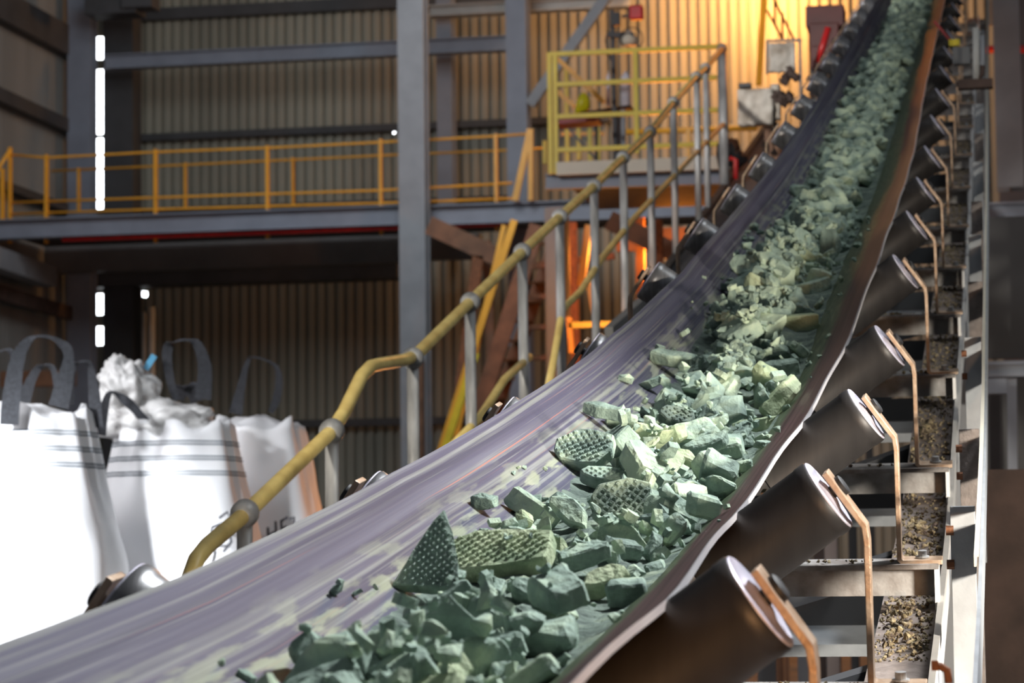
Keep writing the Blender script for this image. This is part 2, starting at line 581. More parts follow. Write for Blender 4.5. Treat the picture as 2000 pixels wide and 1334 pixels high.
ORD = ['nearest', 'second', 'third', 'fourth', 'fifth', 'sixth', 'seventh', 'eighth', 'ninth', 'tenth', 'eleventh', 'twelfth',
       'thirteenth', 'fourteenth', 'fifteenth', 'sixteenth', 'seventeenth']

def make_idler(skew=.085):
    root = thing('troughing_idler', 'x', 'conveyor idler')
    base = MB()
    base.box((0, .0, -.253), (1.02, .075, .010)).box((0, .033, -.288), (1.02, .009, .07))
    base.build('base_angle', M['transom'], root)
    for sx in (1, -1):
        b = MB()
        xs = .433
        path = [(xs + .085, -.246), (xs + .006, -.246), (xs, -.240), (xs, -.02), (xs - .003, .004), (xs - .055, .0785), (xs - .062, .0885)]
        b.strip([(sx * p[0], p[1]) for p in path], .0095, -.026, .026)
        br = b.build('bracket', M['bracket'], root, bevel=.0015)
        bo = MB()
        lathe(bo, (sx * (xs + .045), .0, -.240), (0, 0, 1), [(0, .014), (.003, .014), (.003, .009), (.014, .009)], 12)
        bo.build('bolt', M['galv'], br)
        # end plate hanging from the foot
        MB().box((sx * .506, .004, -.305), (.009, .072, .10)).build('end_plate', M['white_edge'], root)
        c = Vector((sx * DC.x, 0, DC.z)); ax = Vector((sx * AX.x, skew, AX.z)).normalized()
        r = MB()
        lathe(r, c - ax * RL, ax, [(0, RR - .004), (.003, RR), (RL - .022, RR), (RL - .020, RR + .0012), (RL - .004, RR + .0012), (RL - .001, RR - .001)], 48)
        ro = r.build('roller', M['roller'] if sx > 0 else M['roller_worn_lit'], root, 'auto')
        d = MB()
        lathe(d, c, ax, [(-.003, RR - .001), (.0005, RR - .001), (.002, RR - .003), (.0005, RR - .010), (.0005, .034), (.003, .026), (.006, .018)], 48)
        d.build('end_cap', M['disc'], ro, 'auto')
        s = MB()
        lathe(s, c, ax, [(.0, .010), (.026, .010), (.028, .008)], 16)
        s.build('shaft', M['black'], ro, 'auto')
        n_ = MB()
        lathe(n_, c + ax * .022, ax, [(0, .0165), (.007, .0165), (.009, .013)], 20)
        n_.build('shaft_clip', M['black'], ro, 'auto')
        # inner stand of the wing roller
        MB().bar((sx * .165, .0, -.25), (sx * .165, .0, -.10), .05, .008, (1, 0, 0)).build('inner_bracket', M['bracket'], root)
    ce = MB()
    lathe(ce, (-.14, 0, -.122), (1, 0, 0), [(0, RR - .002), (.002, RR), (.278, RR), (.28, RR - .002)], 40)
    ce.build('roller', M['roller'], root, 'auto')
    return root

def copy_tree(o, parent=None):
    c = o.copy(); C.objects.link(c)
    if parent is not None:
        c.parent = parent
    for ch in list(o.children):
        copy_tree(ch, c)
    return c

idler0 = make_idler()
idlers = []
for k in range(0, 18):
    if k in (3, 7):
        idler0 = make_idler(.125 if k == 3 else .155)
        o = idler0
    else:
        o = idler0 if k == 0 else copy_tree(idler0)
    y = station_y(k)
    o.location = (CX, y, H(y))
    o.rotation_euler = (SL(y), 0, 0)
    idlers.append(o)
    if k == 0:
        lb = 'conveyor idler hidden in front of the lowest tan bracket at the bottom edge'
    elif k == 1:
        lb = 'nearest conveyor idler with a big black roller and tan bracket at bottom right'
    else:
        lb = ORD[k - 1] + ' conveyor idler up the belt, counted from the bottom right roller, with tan bent brackets'
    o['label'] = lb
    o['group'] = 'troughing idlers carrying the belt'

# stringers: a channel each side, following the line
def along(x, v, y0, y1, step=.3):
    ys = np.arange(y0, y1 + .01, step)
    return [Vector((x, y, H(y) + v)) for y in ys]
def sweep_rect(mb, pts, w, h):
    vs = []; fs = []
    for p in pts:
        vs += [p + Vector((-w / 2, 0, -h / 2)), p + Vector((w / 2, 0, -h / 2)), p + Vector((w / 2, 0, h / 2)), p + Vector((-w / 2, 0, h / 2))]
    for i in range(len(pts) - 1):
        a = i * 4; b = a + 4
        for k in range(4):
            k2 = (k + 1) % 4
            fs.append((a + k, b + k, b + k2, a + k2))
    fs += [(0, 1, 2, 3), (len(vs) - 1, len(vs) - 2, len(vs) - 3, len(vs) - 4)]
    return mb.add(vs, fs)

t = thing('conveyor_stringer', 'dusty channel stringer under the right hand roller brackets, white outer edge', 'conveyor frame', (BX + .03, 1.0, H(1.0) - .45))
sweep_rect(MB(), along(BX + .015, -.352, .5, 24), .11, .010).build('top_flange', M['stringer'], t)
sweep_rect(MB(), along(BX + .074, -.415, .5, 24), .010, .13).build('web', M['white_edge'], t)
sweep_rect(MB(), along(BX + .079, -.345, .5, 24), .012, .030).build('edge_strip', M['white_edge'], t)
sweep_rect(MB(), along(BX + .03, -.46, .5, 24), .09, .010).build('bottom_flange', M['stringer'], t)
t = thing('conveyor_stringer', 'channel stringer hidden behind the left edge of the belt', 'conveyor frame', (CX - .45, 1.0, H(1.0) - .45))
sweep_rect(MB(), along(CX - .448, -.352, .5, 24), .11, .010).build('top_flange', M['stringer'], t)
sweep_rect(MB(), along(CX - .507, -.40, .5, 24), .010, .11).build('web', M['stringer'], t)

# vertical guard posts outside the right stringer
for j in range(0, 14):
    y = 5.05 + 1.2 * j
    top = H(y) - .10 + (.0 if j % 2 else .015)
    x0 = -.106 if j < 4 else -.115
    w = .046
    col = M['plate_blue'] if j % 2 == 0 else M['plate_brown']
    h_ = .62
    t = thing('frame_post', 'x', 'frame post', (x0 + w / 2, y, top - h_))
    p = MB()
    p.box((x0 + w / 2, y, top - h_ / 2), (w, .008, h_))
    p.box((x0 + w - .004, y + .028, top - h_ / 2), (.008, .05, h_))
    p.build('plate', col, t, bevel=.0015)
    if j < 3:
        for dz in (.045, .108):
            b = MB()
            b.tube([(x0 - .008, y - .004, top - dz), (x0 + .006, y - .004, top - dz)], .009, 6)
            b.build('bolt', M['rust'], t)
    t['label'] = (['blue-grey', 'brown-grey'][j % 2] + ' upright frame plate outside the white edged stringer, ' +
                  (ORD[j + 1] + ' from the bottom' if j >= 0 else 'lowest of the row'))
    t['group'] = 'upright plates along the stringer'

# outer rails
tag(solo(sweep_rect(sweep_rect(MB(), along(-.054, -.085, 4.4, 24), .004, .016), along(-.052, -.075, 4.4, 24), .008, .004), 'guard_rail_angle', M['cream'],
     'pale thin angle rail running up outside the upright plates', 'rail'))
tag(solo(sweep_rect(MB(), along(-.047, -.16, 3.2, 24), .006, .09), 'guard_strip', M['plate_blue'],
     'grey flat strip along the far right side of the conveyor frame', 'rail'))

# legs and cross braces below the conveyor
def pick(y): return H(y) - .46
n_b = 0
for j in range(0, 12):
    y = 4.9 + 1.2 * j
    z = pick(y)
    if z < .15: continue
    b = MB().bar((CX - .45, y, z - .02), (BX + .07, y, z - .02), .05, .07)
    solo(b, 'cross_beam', M['steel_mid'] if j % 2 else M['steel_dark'], ORD[j] + ' dark cross beam under the belt frame, counted from the bottom', 'beam', 'cross beams between the stringers')
for j in range(0, 9):
    y = 4.0 + 1.2 * j
    a = Vector((CX - .40, y, pick(y) - .0)); b_ = Vector((BX + .04, y + 1.2, pick(y + 1.2) + .05))
    solo(MB().bar(a, b_, .045, .05), 'diagonal_brace', M['steel_dark'], ORD[j] + ' dark diagonal brace under the rollers, counted from the bottom', 'brace', 'diagonal braces under the rollers')
for j in range(0, 6):
    y = 5.4 + 2.4 * j
    for x, sd in ((BX + .05, 'right'), (CX - .48, 'left')):
        z = pick(y)
        if z < .1: continue
        solo(MB().ibeam((x, y, 0), (x, y, z), .08, .08, .008, (0, 1, 0)), 'support_leg', M['steel_grey'],
             ORD[j] + ' grey steel leg under the ' + sd + ' stringer, counted from the near end', 'support leg', 'legs of the conveyor frame')
# pale deck plates put under the belt for the bright patches there
for j in range(0, 7):
    y = 4.3 + 1.25 * j
    z = H(y) - .66
    sl = SL(y)
    rot = Euler((sl, 0, 0)).to_matrix()
    b = MB().box((CX + .05, y, z), (.86, .72, .006), rot)
    b.box((CX + .05, y - .36 * math.cos(sl), z - .36 * math.sin(sl) + .01), (.86, .006, .03), rot)
    solo(b, 'deck_plate', M['plate_blue'], ORD[j] + ' pale metal deck plate below the rollers, counted from the bottom', 'plate', 'deck plates under the belt')

# debris on stringer and transoms: uncountable
def clump(mb, c, s, n=7, seed=0):
    rnd = random.Random(seed)
    bm = bmesh.new()
    for _ in range(n + 4):
        d = Vector((rnd.gauss(0, 1), rnd.gauss(0, 1), rnd.gauss(0, 1))).normalized()
        bm.verts.new(Vector(c) + Vector((d.x * s[0], d.y * s[1], d.z * s[2])) * rnd.uniform(.7, 1.1))
    r = bmesh.ops.convex_hull(bm, input=bm.verts)
    bmesh.ops.delete(bm, geom=[g for g in r['geom_interior'] if isinstance(g, bmesh.types.BMVert)], context='VERTS')
    bm.verts.index_update()
    bm.verts.ensure_lookup_table()
    idx = {v: i for i, v in enumerate(bm.verts)}
    vs = [v.co.copy() for v in bm.verts]
    fs = [tuple(idx[v] for v in f.verts) for f in bm.faces]
    bm.free()
    mb.add(vs, fs)
mb = MB(); rnd = random.Random(3)
for i in range(6500):
    y = 3.6 + 14 * rnd.random() ** 1.7
    pat = noise.noise(Vector((y * 2.2, 3.1, 0)))
    if pat < -.25: continue
    x = BX + rnd.uniform(-.035, .065)
    s = rnd.choice((1, 1, 1, 1.8)) * rnd.uniform(.0018, .0050)
    clump(mb, (x, y, H(y) - .347 + s * .5), (s, s * 1.4, s), 6, i)
for k in range(2, 16):
    y = station_y(k); sl = SL(y)
    for i in range(60):
        xx = rnd.uniform(-.1, .43) + CX
        s = rnd.uniform(.002, .008)
        clump(mb, (xx, y - math.sin(sl) * -.25 + rnd.uniform(-.03, .03), H(y) - .25 * math.cos(sl) + .004), (s, s, s), 5, 9000 + k * 100 + i)
solo(mb, 'spilled_debris', M['debris'], 'crumbly brown and yellow spillage lying on the right stringer', 'debris', kind='stuff')
for i, (px, py, w) in enumerate([(1840, 650, .026), (1830, 832, .022), (1828, 880, .02), (1765, 990, .018), (1790, 990, .014), (1870, 560, .018)]):
    y = [7.4, 6.2, 5.85, 5.1, 5.3, 8.2][i]
    mb = MB()
    for q in range(14):
        clump(mb, (BX + .01 + random.uniform(-.02, .02), y + random.uniform(-.03, .03), H(y) - .335 + random.uniform(0, .03)), (w * .5, w * .6, w * .45), 8, 77 + q + i * 40)
    solo(mb, 'spillage_lump', M['debris'], ['yellowish spillage lump on the stringer beside the fifth bracket', 'dark crusted lump on the stringer, just above the third bracket foot',
         'yellow crumb lump on the stringer right above the third bracket foot', 'brown lump on the stringer below the third bracket foot',
         'small lump on the stringer beside the third bracket foot', 'small yellow lump high on the stringer'][i], 'debris', 'lumps of spillage on the stringer')

# ------------------------------------------------------------------ the load
def bed_top(x, y):
    d = (x - (CX + (-.0 if y < 3.5 else -.005))) / .17
    k = max(0., 1 - d * d)
    p = noise.noise(Vector((x * 9, y * 6, 2))) * .6 + noise.noise(Vector((x * 30, y * 28, 5))) * .3 + noise.noise(Vector((x * 90, y * 90, 5))) * .12
    start = min(1., max(0., (y - 2.2) / .2))
    thin = .55 + .45 * min(1., max(0., abs(y - 2.95) / .25))
    return trough(x, y) + .006 + (k * .038 * (.75 + .9 * p) * thin - (1 - k) * .008) * start - .012 * (k < .03)
mb = MB()
ys = []
y = 2.0
while y < 29:
    ys.append(y); y += .009 + .0022 * max(0, y - 3) ** 1.2
xs = np.linspace(CX - .195, CX + .185, 42)
for y in ys:
    for x in xs:
        mb.v.append(Vector((x, y, bed_top(x, y))))
W = len(xs)
for j in range(len(ys) - 1):
    for i in range(W - 1):
        a = j * W + i
        mb.f.append((a, a + 1, a + W + 1, a + W))
o = mb.build('ore_fines', M['rock_dark'], None, False)
tag(o, 'bed of dark green ore fines lying along the middle of the belt', 'ore fines', kind='stuff')

def hull_mesh(pts, rough, seed, sub=1, waffle=None):
    bm = bmesh.new()
    for p in pts: bm.verts.new(p)
    r = bmesh.ops.convex_hull(bm, input=bm.verts)
    dl = [g for g in r['geom_interior'] if isinstance(g, bmesh.types.BMVert)]
    if dl: bmesh.ops.delete(bm, geom=dl, context='VERTS')
    bmesh.ops.dissolve_limit(bm, angle_limit=math.radians(9), verts=bm.verts, edges=bm.edges)
    bmesh.ops.bevel(bm, geom=list(bm.edges), offset=.004, segments=1, affect='EDGES', clamp_overlap=True)
    bmesh.ops.triangulate(bm, faces=bm.faces)
    for _ in range(sub):
        bmesh.ops.subdivide_edges(bm, edges=[e for e in bm.edges if e.calc_length() > .012], cuts=1, use_grid_fill=False)
        bmesh.ops.triangulate(bm, faces=[f for f in bm.faces if len(f.verts) > 3])
    bm.normal_update()
    for v in bm.verts:
        n = noise.noise(v.co * 34 + Vector((seed, 0, 0))) * .6 + noise.noise(v.co * 95 + Vector((seed, 3, 0))) * .4
        v.co += v.normal * n * rough
    return bm

def slab_pts(a, b, c, rnd, sides=6):
    pts = []
    a0 = rnd.uniform(0, 6.28)
    angs = sorted([a0 + 2 * PI * (i + rnd.uniform(-.34, .34)) / sides for i in range(sides)])
    rs = [rnd.uniform(.72, 1.08) for _ in angs]
    for s in (-1, 1):
        for t_, r in zip(angs, rs):
            k = rnd.uniform(.86, 1.03)
            pts.append(Vector((math.cos(t_) * a / 2 * r * k, math.sin(t_) * b / 2 * r * k, s * c / 2 * rnd.uniform(.75, 1.15))))
    return pts
def block_pts(a, b, c, rnd):
    pts = []
    for _ in range(15):
        p = Vector((rnd.uniform(-1, 1), rnd.uniform(-1, 1), rnd.uniform(-1, 1)))
        mx = max(abs(p.x), abs(p.y), abs(p.z)) ** .8
        p = p / mx
        pts.append(Vector((p.x * a / 2, p.y * b / 2, p.z * c / 2)) * rnd.uniform(.8, 1.0))
    return pts
rnd = random.Random(11)
ROCKS = []
for i in range(36):
    kind = i % 3
    if kind < 2:
        a, b, c = rnd.uniform(.8, 1.2), rnd.uniform(.5, .8), rnd.uniform(.22, .38)
        pts = slab_pts(a * .1, b * .1, c * .1, rnd, rnd.choice((4, 5, 6)))
    else:
        a, b, c = rnd.uniform(.7, 1.0), rnd.uniform(.5, .8), rnd.uniform(.4, .65)
        pts = block_pts(a * .1, b * .1, c * .1, rnd)
    bm = hull_mesh(pts, .0045, i * 7.3, 2)
    me = bpy.data.meshes.new('ore_chunk')
    bm.to_mesh(me); bm.free()
    me.materials.append(M['rock_yellow'] if i % 7 == 3 else M['rock'])
    ROCKS.append(me)
ROCKV = []
for me in ROCKS:
    co = np.empty(len(me.vertices) * 3); me.vertices.foreach_get('co', co)
    ROCKV.append(co.reshape(-1, 3))

CELL = .008
gx0, gy0 = CX - .30, 2.2
GNX, GNY = int(.60 / CELL), int(8.2 / CELL)
HM = np.zeros((GNY, GNX))
for j in range(GNY):
    for i in range(GNX):
        x = gx0 + (i + .5) * CELL; y = gy0 + (j + .5) * CELL
        HM[j, i] = max(trough(x, y) + .004, bed_top(x, y) if abs(x - CX + .0) < .21 else -9)

def place_height(V, x, y, sink):
    ix = np.clip(((V[:, 0] + x - gx0) / CELL).astype(int), 0, GNX - 1)
    iy = np.clip(((V[:, 1] + y - gy0) / CELL).astype(int), 0, GNY - 1)
    return (HM[iy, ix] - V[:, 2]).max() - sink
def stamp(V, x, y, z):
    ix = np.clip(((V[:, 0] + x - gx0) / CELL).astype(int), 0, GNX - 1)
    iy = np.clip(((V[:, 1] + y - gy0) / CELL).astype(int), 0, GNY - 1)
    np.maximum.at(HM, (iy, ix), V[:, 2] + z)

def rot_of(rnd, flat=.35, lean=0.):
    return Euler((rnd.gauss(lean, flat), rnd.gauss(0, flat), rnd.uniform(0, 6.28))).to_matrix()

# the large pieces the eye goes to
def waffle_slab(name, poly, th, material, pitch=.0165, depth=.0030):
    """slab with a cast waffle pattern on its broad faces: poly in metres (x,y), thickness along z"""
    bm = bmesh.new()
    def inside(x, y):
        c = False; n = len(poly)
        for i in range(n):
            x1, y1 = poly[i]; x2, y2 = poly[(i + 1) % n]
            if (y1 > y) != (y2 > y) and x < (x2 - x1) * (y - y1) / (y2 - y1) + x1: c = not c
        return c
    xs_ = [p[0] for p in poly]; ys_ = [p[1] for p in poly]
    # base prism
    lo = [bm.verts.new((p[0], p[1], -th / 2)) for p in poly]
    hi = [bm.verts.new((p[0], p[1], th / 2)) for p in poly]
    bm.faces.new(lo[::-1]); bm.faces.new(hi)
    for i in range(len(poly)):
        j = (i + 1) % len(poly)
        bm.faces.new((lo[i], lo[j], hi[j], hi[i]))
    bmesh.ops.bevel(bm, geom=[e for e in bm.edges], offset=.003, segments=1, affect='EDGES')
    # raised pillows in a staggered grid
    r = pitch * .40
    row = 0
    y = min(ys_) + pitch * .5
    while y < max(ys_):
        x = min(xs_) + (pitch * .5 if row % 2 else 0)
        while x < max(xs_):
            if all(inside(x + dx, y + dy) for dx, dy in ((r, 0), (-r, 0), (0, r), (0, -r))):
                for s in (1, -1):
                    z0 = s * (th / 2 - .0006); z1 = s * (th / 2 + depth)
                    q = [bm.verts.new((x + dx * r, y + dy * r, z0)) for dx, dy in ((1, 0), (0, 1), (-1, 0), (0, -1))]
                    p_ = [bm.verts.new((x + dx * r * .45, y + dy * r * .45, z1)) for dx, dy in ((1, 0), (0, 1), (-1, 0), (0, -1))]
                    bm.faces.new(p_ if s > 0 else p_[::-1])
                    for k in range(4):
                        k2 = (k + 1) % 4
                        bm.faces.new((q[k], q[k2], p_[k2], p_[k]) if s > 0 else (q[k2], q[k], p_[k], p_[k2]))
            x += pitch
        y += pitch * .5
        row += 1
    bmesh.ops.recalc_face_normals(bm, faces=bm.faces)
    me = bpy.data.meshes.new(name)
    bm.to_mesh(me); bm.free()
    me.materials.append(material)
    return me

def irregular(w, h, seed, n=9):
    rr = random.Random(seed)
    out = []
    for i in range(n):
        a = 2 * PI * (i + rr.uniform(-.25, .25)) / n
        k = (abs(math.cos(a)) ** 4 + abs(math.sin(a)) ** 4) ** -.25 * rr.uniform(.84, 1.0)
        out.append((math.cos(a) * w / 2 * k, math.sin(a) * h / 2 * k))
    return out
G = 'chunks of green ore on the belt'
# (pixel of its middle, y, kind, size, rotation deg, material, label)
tri = [(a * 1.0, b * .98) for a, b in [(-.052, -.045), (-.020, -.040), (.0, -.046), (.040, -.042), (.036, .0), (.024, .045), (.008, .085), (-.006, .060), (-.028, .012)]]
BIG = [
    ((845, 1100), 3.62, 'w', tri, .022, (60, 4, 6), 'rock', 'upright triangular green ore slab with a waffle pattern, at the left front of the load'),
    ((965, 1085), 3.85, 'w', irregular(.20, .10, 3), .030, (38, -4, -10), 'rock_yellow', 'largest broad green ore slab with yellowish waffle top, beside the upright triangular slab'),
    ((1140, 1085), 3.88, 's', (.125, .055, .030), None, (20, -14, 10), 'rock', 'long green ore slab right of the broad waffle slab'),
    ((1182, 1135), 3.66, 's', (.085, .050, .030), None, (30, -24, 24), 'rock_yellow', 'pale yellow green ore block near the front of the load'),
    ((1222, 1160), 3.60, 's', (.085, .050, .036), None, (15, -10, 16), 'rock', 'thick green ore block nearest the right edge at the front'),
    ((1035, 1160), 3.55, 's', (.085, .055, .028), None, (34, 14, -24), 'rock', 'wedge of green ore in front of the broad waffle slab'),
    ((1140, 880), 5.10, 'w', irregular(.125, .095, 5), .030, (48, 10, -14), 'rock', 'pale waffle patterned ore slab at the left side of the load, mid picture'),
    ((1180, 905), 4.98, 'w', irregular(.095, .05, 15), .026, (34, 4, 8), 'rock', 'low waffle patterned ore piece in front of the pale waffle slab'),
    ((1215, 985), 4.55, 'w', irregular(.115, .095, 9), .030, (66, -6, 18), 'rock_dark', 'dark steeply standing waffle patterned ore slab in the middle of the load'),
    ((1110, 1000), 4.40, 's', (.10, .05, .028), None, (50, 30, -30), 'rock', 'tilted flat green ore slab left of the dark standing slab'),
    ((1180, 795), 5.62, 's', (.105, .045, .03), None, (18, 14, -12), 'rock', 'long green ore slab at the left edge behind the pale waffle slab'),
    ((1322, 702), 6.62, 's', (.155, .06, .035), None, (20, 10, -8), 'rock', 'long flat pale green ore slab resting at the left of the load'),
    ((1440, 590), 7.75, 's', (.07, .05, .075), None, (8, 14, 20), 'rock', 'upright blocky ore piece at the left of the load, upper middle'),
    ((1580, 565), 8.0, 's', (.17, .06, .045), None, (14, -16, 18), 'rock', 'long green ore block leaning toward the right belt edge, upper middle'),
    ((1560, 632), 7.35, 's', (.13, .07, .05), None, (20, -8, 6), 'rock_yellow', 'pale yellow green rough ore block at the right of the load'),
    ((1520, 725), 6.6, 's', (.12, .06, .045), None, (26, -12, 12), 'rock', 'thick green ore block at the right of the load, below the pale rough block'),
    ((1375, 860), 5.35, 's', (.11, .05, .03), None, (30, -24, 22), 'rock', 'long thin tilted ore slab right of centre, mid picture'),
    ((1320, 790), 5.7, 'w', irregular(.085, .06, 21), .03, (40, 12, 6), 'rock_dark', 'small dark waffle patterned ore piece behind the pale waffle slab'),
]
KEEP = []
for (px, yb, kind, geo, th, rot, mt, lab) in BIG:
    p = ony(px[0], px[1], yb)
    if kind == 'w':
        me = waffle_slab('ore_chunk', geo, th, M[mt], .0115 if geo is tri else .0165)
    else:
        rr = random.Random(px[0])
        bm = hull_mesh(slab_pts(geo[0], geo[1], geo[2], rr, 6), .004, px[1], 2)
        me = bpy.data.meshes.new('ore_chunk'); bm.to_mesh(me); bm.free(); me.materials.append(M[mt])
    R = Euler([math.radians(a) for a in rot]).to_matrix()
    co = np.empty(len(me.vertices) * 3); me.vertices.foreach_get('co', co); V = co.reshape(-1, 3) @ np.array(R).T
    x = min(max(p.x, CX - .26), CX + .2)
    z = place_height(V, x, yb, .012)
    z = min(max(p.z, z - .03), z + .012)
    o = bpy.data.objects.new('ore_chunk', me); C.objects.link(o)
    o.location = (x, yb, z); o.rotation_euler = R.to_euler()
    stamp(V, x, yb, z)
    tag(o, lab, 'ore chunk', G)
    ext = V[:, :2].max(0) - V[:, :2].min(0)
    KEEP.append((x + .01, yb - .11, ext[0] * .5 + .025, ext[1] * .5 + .15))

def kept(x, y):
    return any(((x - a) / c) ** 2 + ((y - b) / d) ** 2 < 1 for a, b, c, d in KEEP)

def where_label(x, y):
    side = 'left flank' if x < CX - .10 else ('right flank' if x > CX + .05 else 'crown')
    dist = ['front', 'lower middle', 'middle', 'upper middle'][min(3, max(0, int((y - 2.5) / 1.8)))]
    return 'angular green ore chunk on the %s of the heap, %s of load' % (side, dist)

def pile_x(rnd, y):
    w = .19 if y < 7.2 else .165
    return CX + (-.005 if y < 3.5 else -.015) + w * (rnd.random() + rnd.random() + rnd.random() - 1.5) / 1.5 * 1.15
rnd = random.Random(5)
count = 300 - len(BIG)
for i in range(count):
    u = (i + .5) / count
    y = 2.5 + 7.6 * u ** 1.08
    best = None
    sc = rnd.choice((.6, .75, .9, 1.1, 1.35)) * rnd.uniform(.8, 1.1)
    if y > 5: sc *= 1.12
    idx = rnd.randrange(len(ROCKS))
    R = rot_of(rnd, .38, .18)
    V = (ROCKV[idx] * sc) @ np.array(R).T
    for q in range(26):
        if q > 6 and best[0] < .4: break
        if q > 6: y = 2.5 + 7.6 * rnd.random()
        x = pile_x(rnd, y)
        if 2.75 < y < 3.3 and x < CX - .02 and rnd.random() < .7: x += .12
        yy = y + rnd.uniform(-.08, .08)
        z = place_height(V, x, yy, .012)
        sc_ = z - H(yy) + (.5 if kept(x, yy) else 0)
        if best is None or sc_ < best[0]: best = (sc_, x, yy, z)
    _, x, yy, z = best
    o = bpy.data.objects.new('ore_chunk', ROCKS[idx]); C.objects.link(o)
    o.location = (x, yy, z); o.scale = (sc, sc, sc); o.rotation_euler = R.to_euler()
    stamp(V, x, yy, z)
    tag(o, where_label(x, yy), 'ore chunk', G)
    o['group'] = 'green ore chunks, ' + where_label(x, yy).split('on the ')[1]

# the countless rest, as one mass of rubble
mb = MB(); rnd = random.Random(23)
fcache = [[tuple(p.vertices) for p in me.polygons] for me in ROCKS]
SM = []
for i in range(14):
    r_ = random.Random(i + 90)
    bm = bmesh.new()
    for p in (slab_pts(.1, .07, .035, r_, 5) if i % 2 else block_pts(.1, .07, .05, r_)): bm.verts.new(p)
    r2 = bmesh.ops.convex_hull(bm, input=bm.verts)
    dl = [g for g in r2['geom_interior'] if isinstance(g, bmesh.types.BMVert)]
    if dl: bmesh.ops.delete(bm, geom=dl, context='VERTS')
    bmesh.ops.dissolve_limit(bm, angle_limit=math.radians(12), verts=bm.verts, edges=bm.edges)
    idx = {v: k for k, v in enumerate(bm.verts)}
    SM.append((np.array([tuple(v.co) for v in bm.verts]), [tuple(idx[v] for v in f.verts) for f in bm.faces]))
    bm.free()
def dump(V, F, x, y, z):
    o_ = len(mb.v)
    mb.v += [Vector((a[0] + x, a[1] + y, a[2] + z)) for a in V]
    mb.f += [tuple(k + o_ for k in f) for f in F]
for i in range(1700):
    y = 2.45 + 7.3 * rnd.random()
    x = CX - .015 + rnd.gauss(0, .095)
    if abs(x - CX + .015) > .215: continue
    if 2.75 < y < 3.3 and x < CX - .05 and rnd.random() < .8: continue
    V0, F = SM[rnd.randrange(len(SM))]
    sc = rnd.choice((.12, .18, .25, .40)) * rnd.uniform(.8, 1.2)
    if kept(x, y) and (sc > .16 or rnd.random() < .5): continue
    V = (V0 * sc) @ np.array(rot_of(rnd, .6)).T
    z = place_height(V, x, y, .003)
    dump(V, F, x, y, z); stamp(V, x, y, z)
far = {}
for i in range(1500):
    y = 9.2 + 19 * (i / 1500.)
    V0, F = SM[rnd.randrange(len(SM))]
    sc = rnd.choice((.5, .7, .9, 1.2)) * rnd.uniform(.8, 1.15)
    V = (V0 * sc) @ np.array(rot_of(rnd, .42, .25)).T
    x = CX - .01 + rnd.uniform(-1, 1) * rnd.random() ** .4 * .15
    key = (int((x - CX) / .06 + 50), int(y / .07))
    base = max(bed_top(x, y), trough(x, y))
    z = base + .012 + min(far.get(key, 0), .06)
    far[key] = far.get(key, 0) + .022 * sc
    dump(V, F, x, y, z - V[:, 2].min() * .5)
o = mb.build('ore_rubble', M['rock'], None, False)
tag(o, 'mass of smaller green ore rubble filling the load up the belt', 'ore rubble', kind='stuff')

# ------------------------------------------------------------------ handrail left of the conveyor
HX = -2.2
hp = [onx(px, py, HX) for px, py in ((368, 1180), (372, 1125), (384, 1092), (405, 1066), (480, 1003), (648, 842), (672, 805), (706, 735), (724, 716), (745, 711), (792, 703), (812, 694), (918, 590), (1020, 492), (1093, 424), (1160, 364), (1217, 308), (1270, 258), (1315, 200), (1360, 150), (1378, 133), (1410, 95))]
walk = thing('handrail', 'worn yellow pipe handrail on grey posts climbing beside the conveyor', 'handrail', (HX, hp[0].y, 0))
MB().tube(hp, .024, 14).build('top_rail', M['handrail'], walk, True)
mid = [onx(px, py, HX) for px, py in ((868, 888), (938, 815), (985, 742), (1034, 697))]
MB().tube(mid, .019, 12).build('mid_rail', M['handrail'], walk, True)
mid = [onx(px, py, HX) for px, py in ((1070, 760), (1082, 700), (1098, 606), (1135, 568), (1172, 510), (1235, 430), (1310, 350), (1420, 235))]
MB().tube(mid, .019, 12).build('mid_rail', M['handrail'], walk, True)
for px, py in ((478, 1003), (648, 842), (806, 700), (918, 590), (1020, 492), (1093, 424), (1160, 364), (1217, 308), (1270, 258), (1315, 200), (1360, 150), (1378, 133), (1410, 95)):
    p = onx(px, py, HX)
    post = MB().tube([(p.x, p.y, p.z - .01), (p.x, p.y, max(.1, H(p.y) - 1.55))], .024 if px < 1400 else .04, 14).build('post', M['galv'], walk, True)
    # ball fitting around the rail
    f = MB()
    q = [Vector((p.x, p.y, p.z)) + Vector((0, dy, dy * .3)) for dy in (-.040, -.030, -.012, .012, .030, .040)]
    f.tube(q, [.026, .035, .042, .042, .035, .026], 16)
    f.build('fitting', M['galv'], post, True)

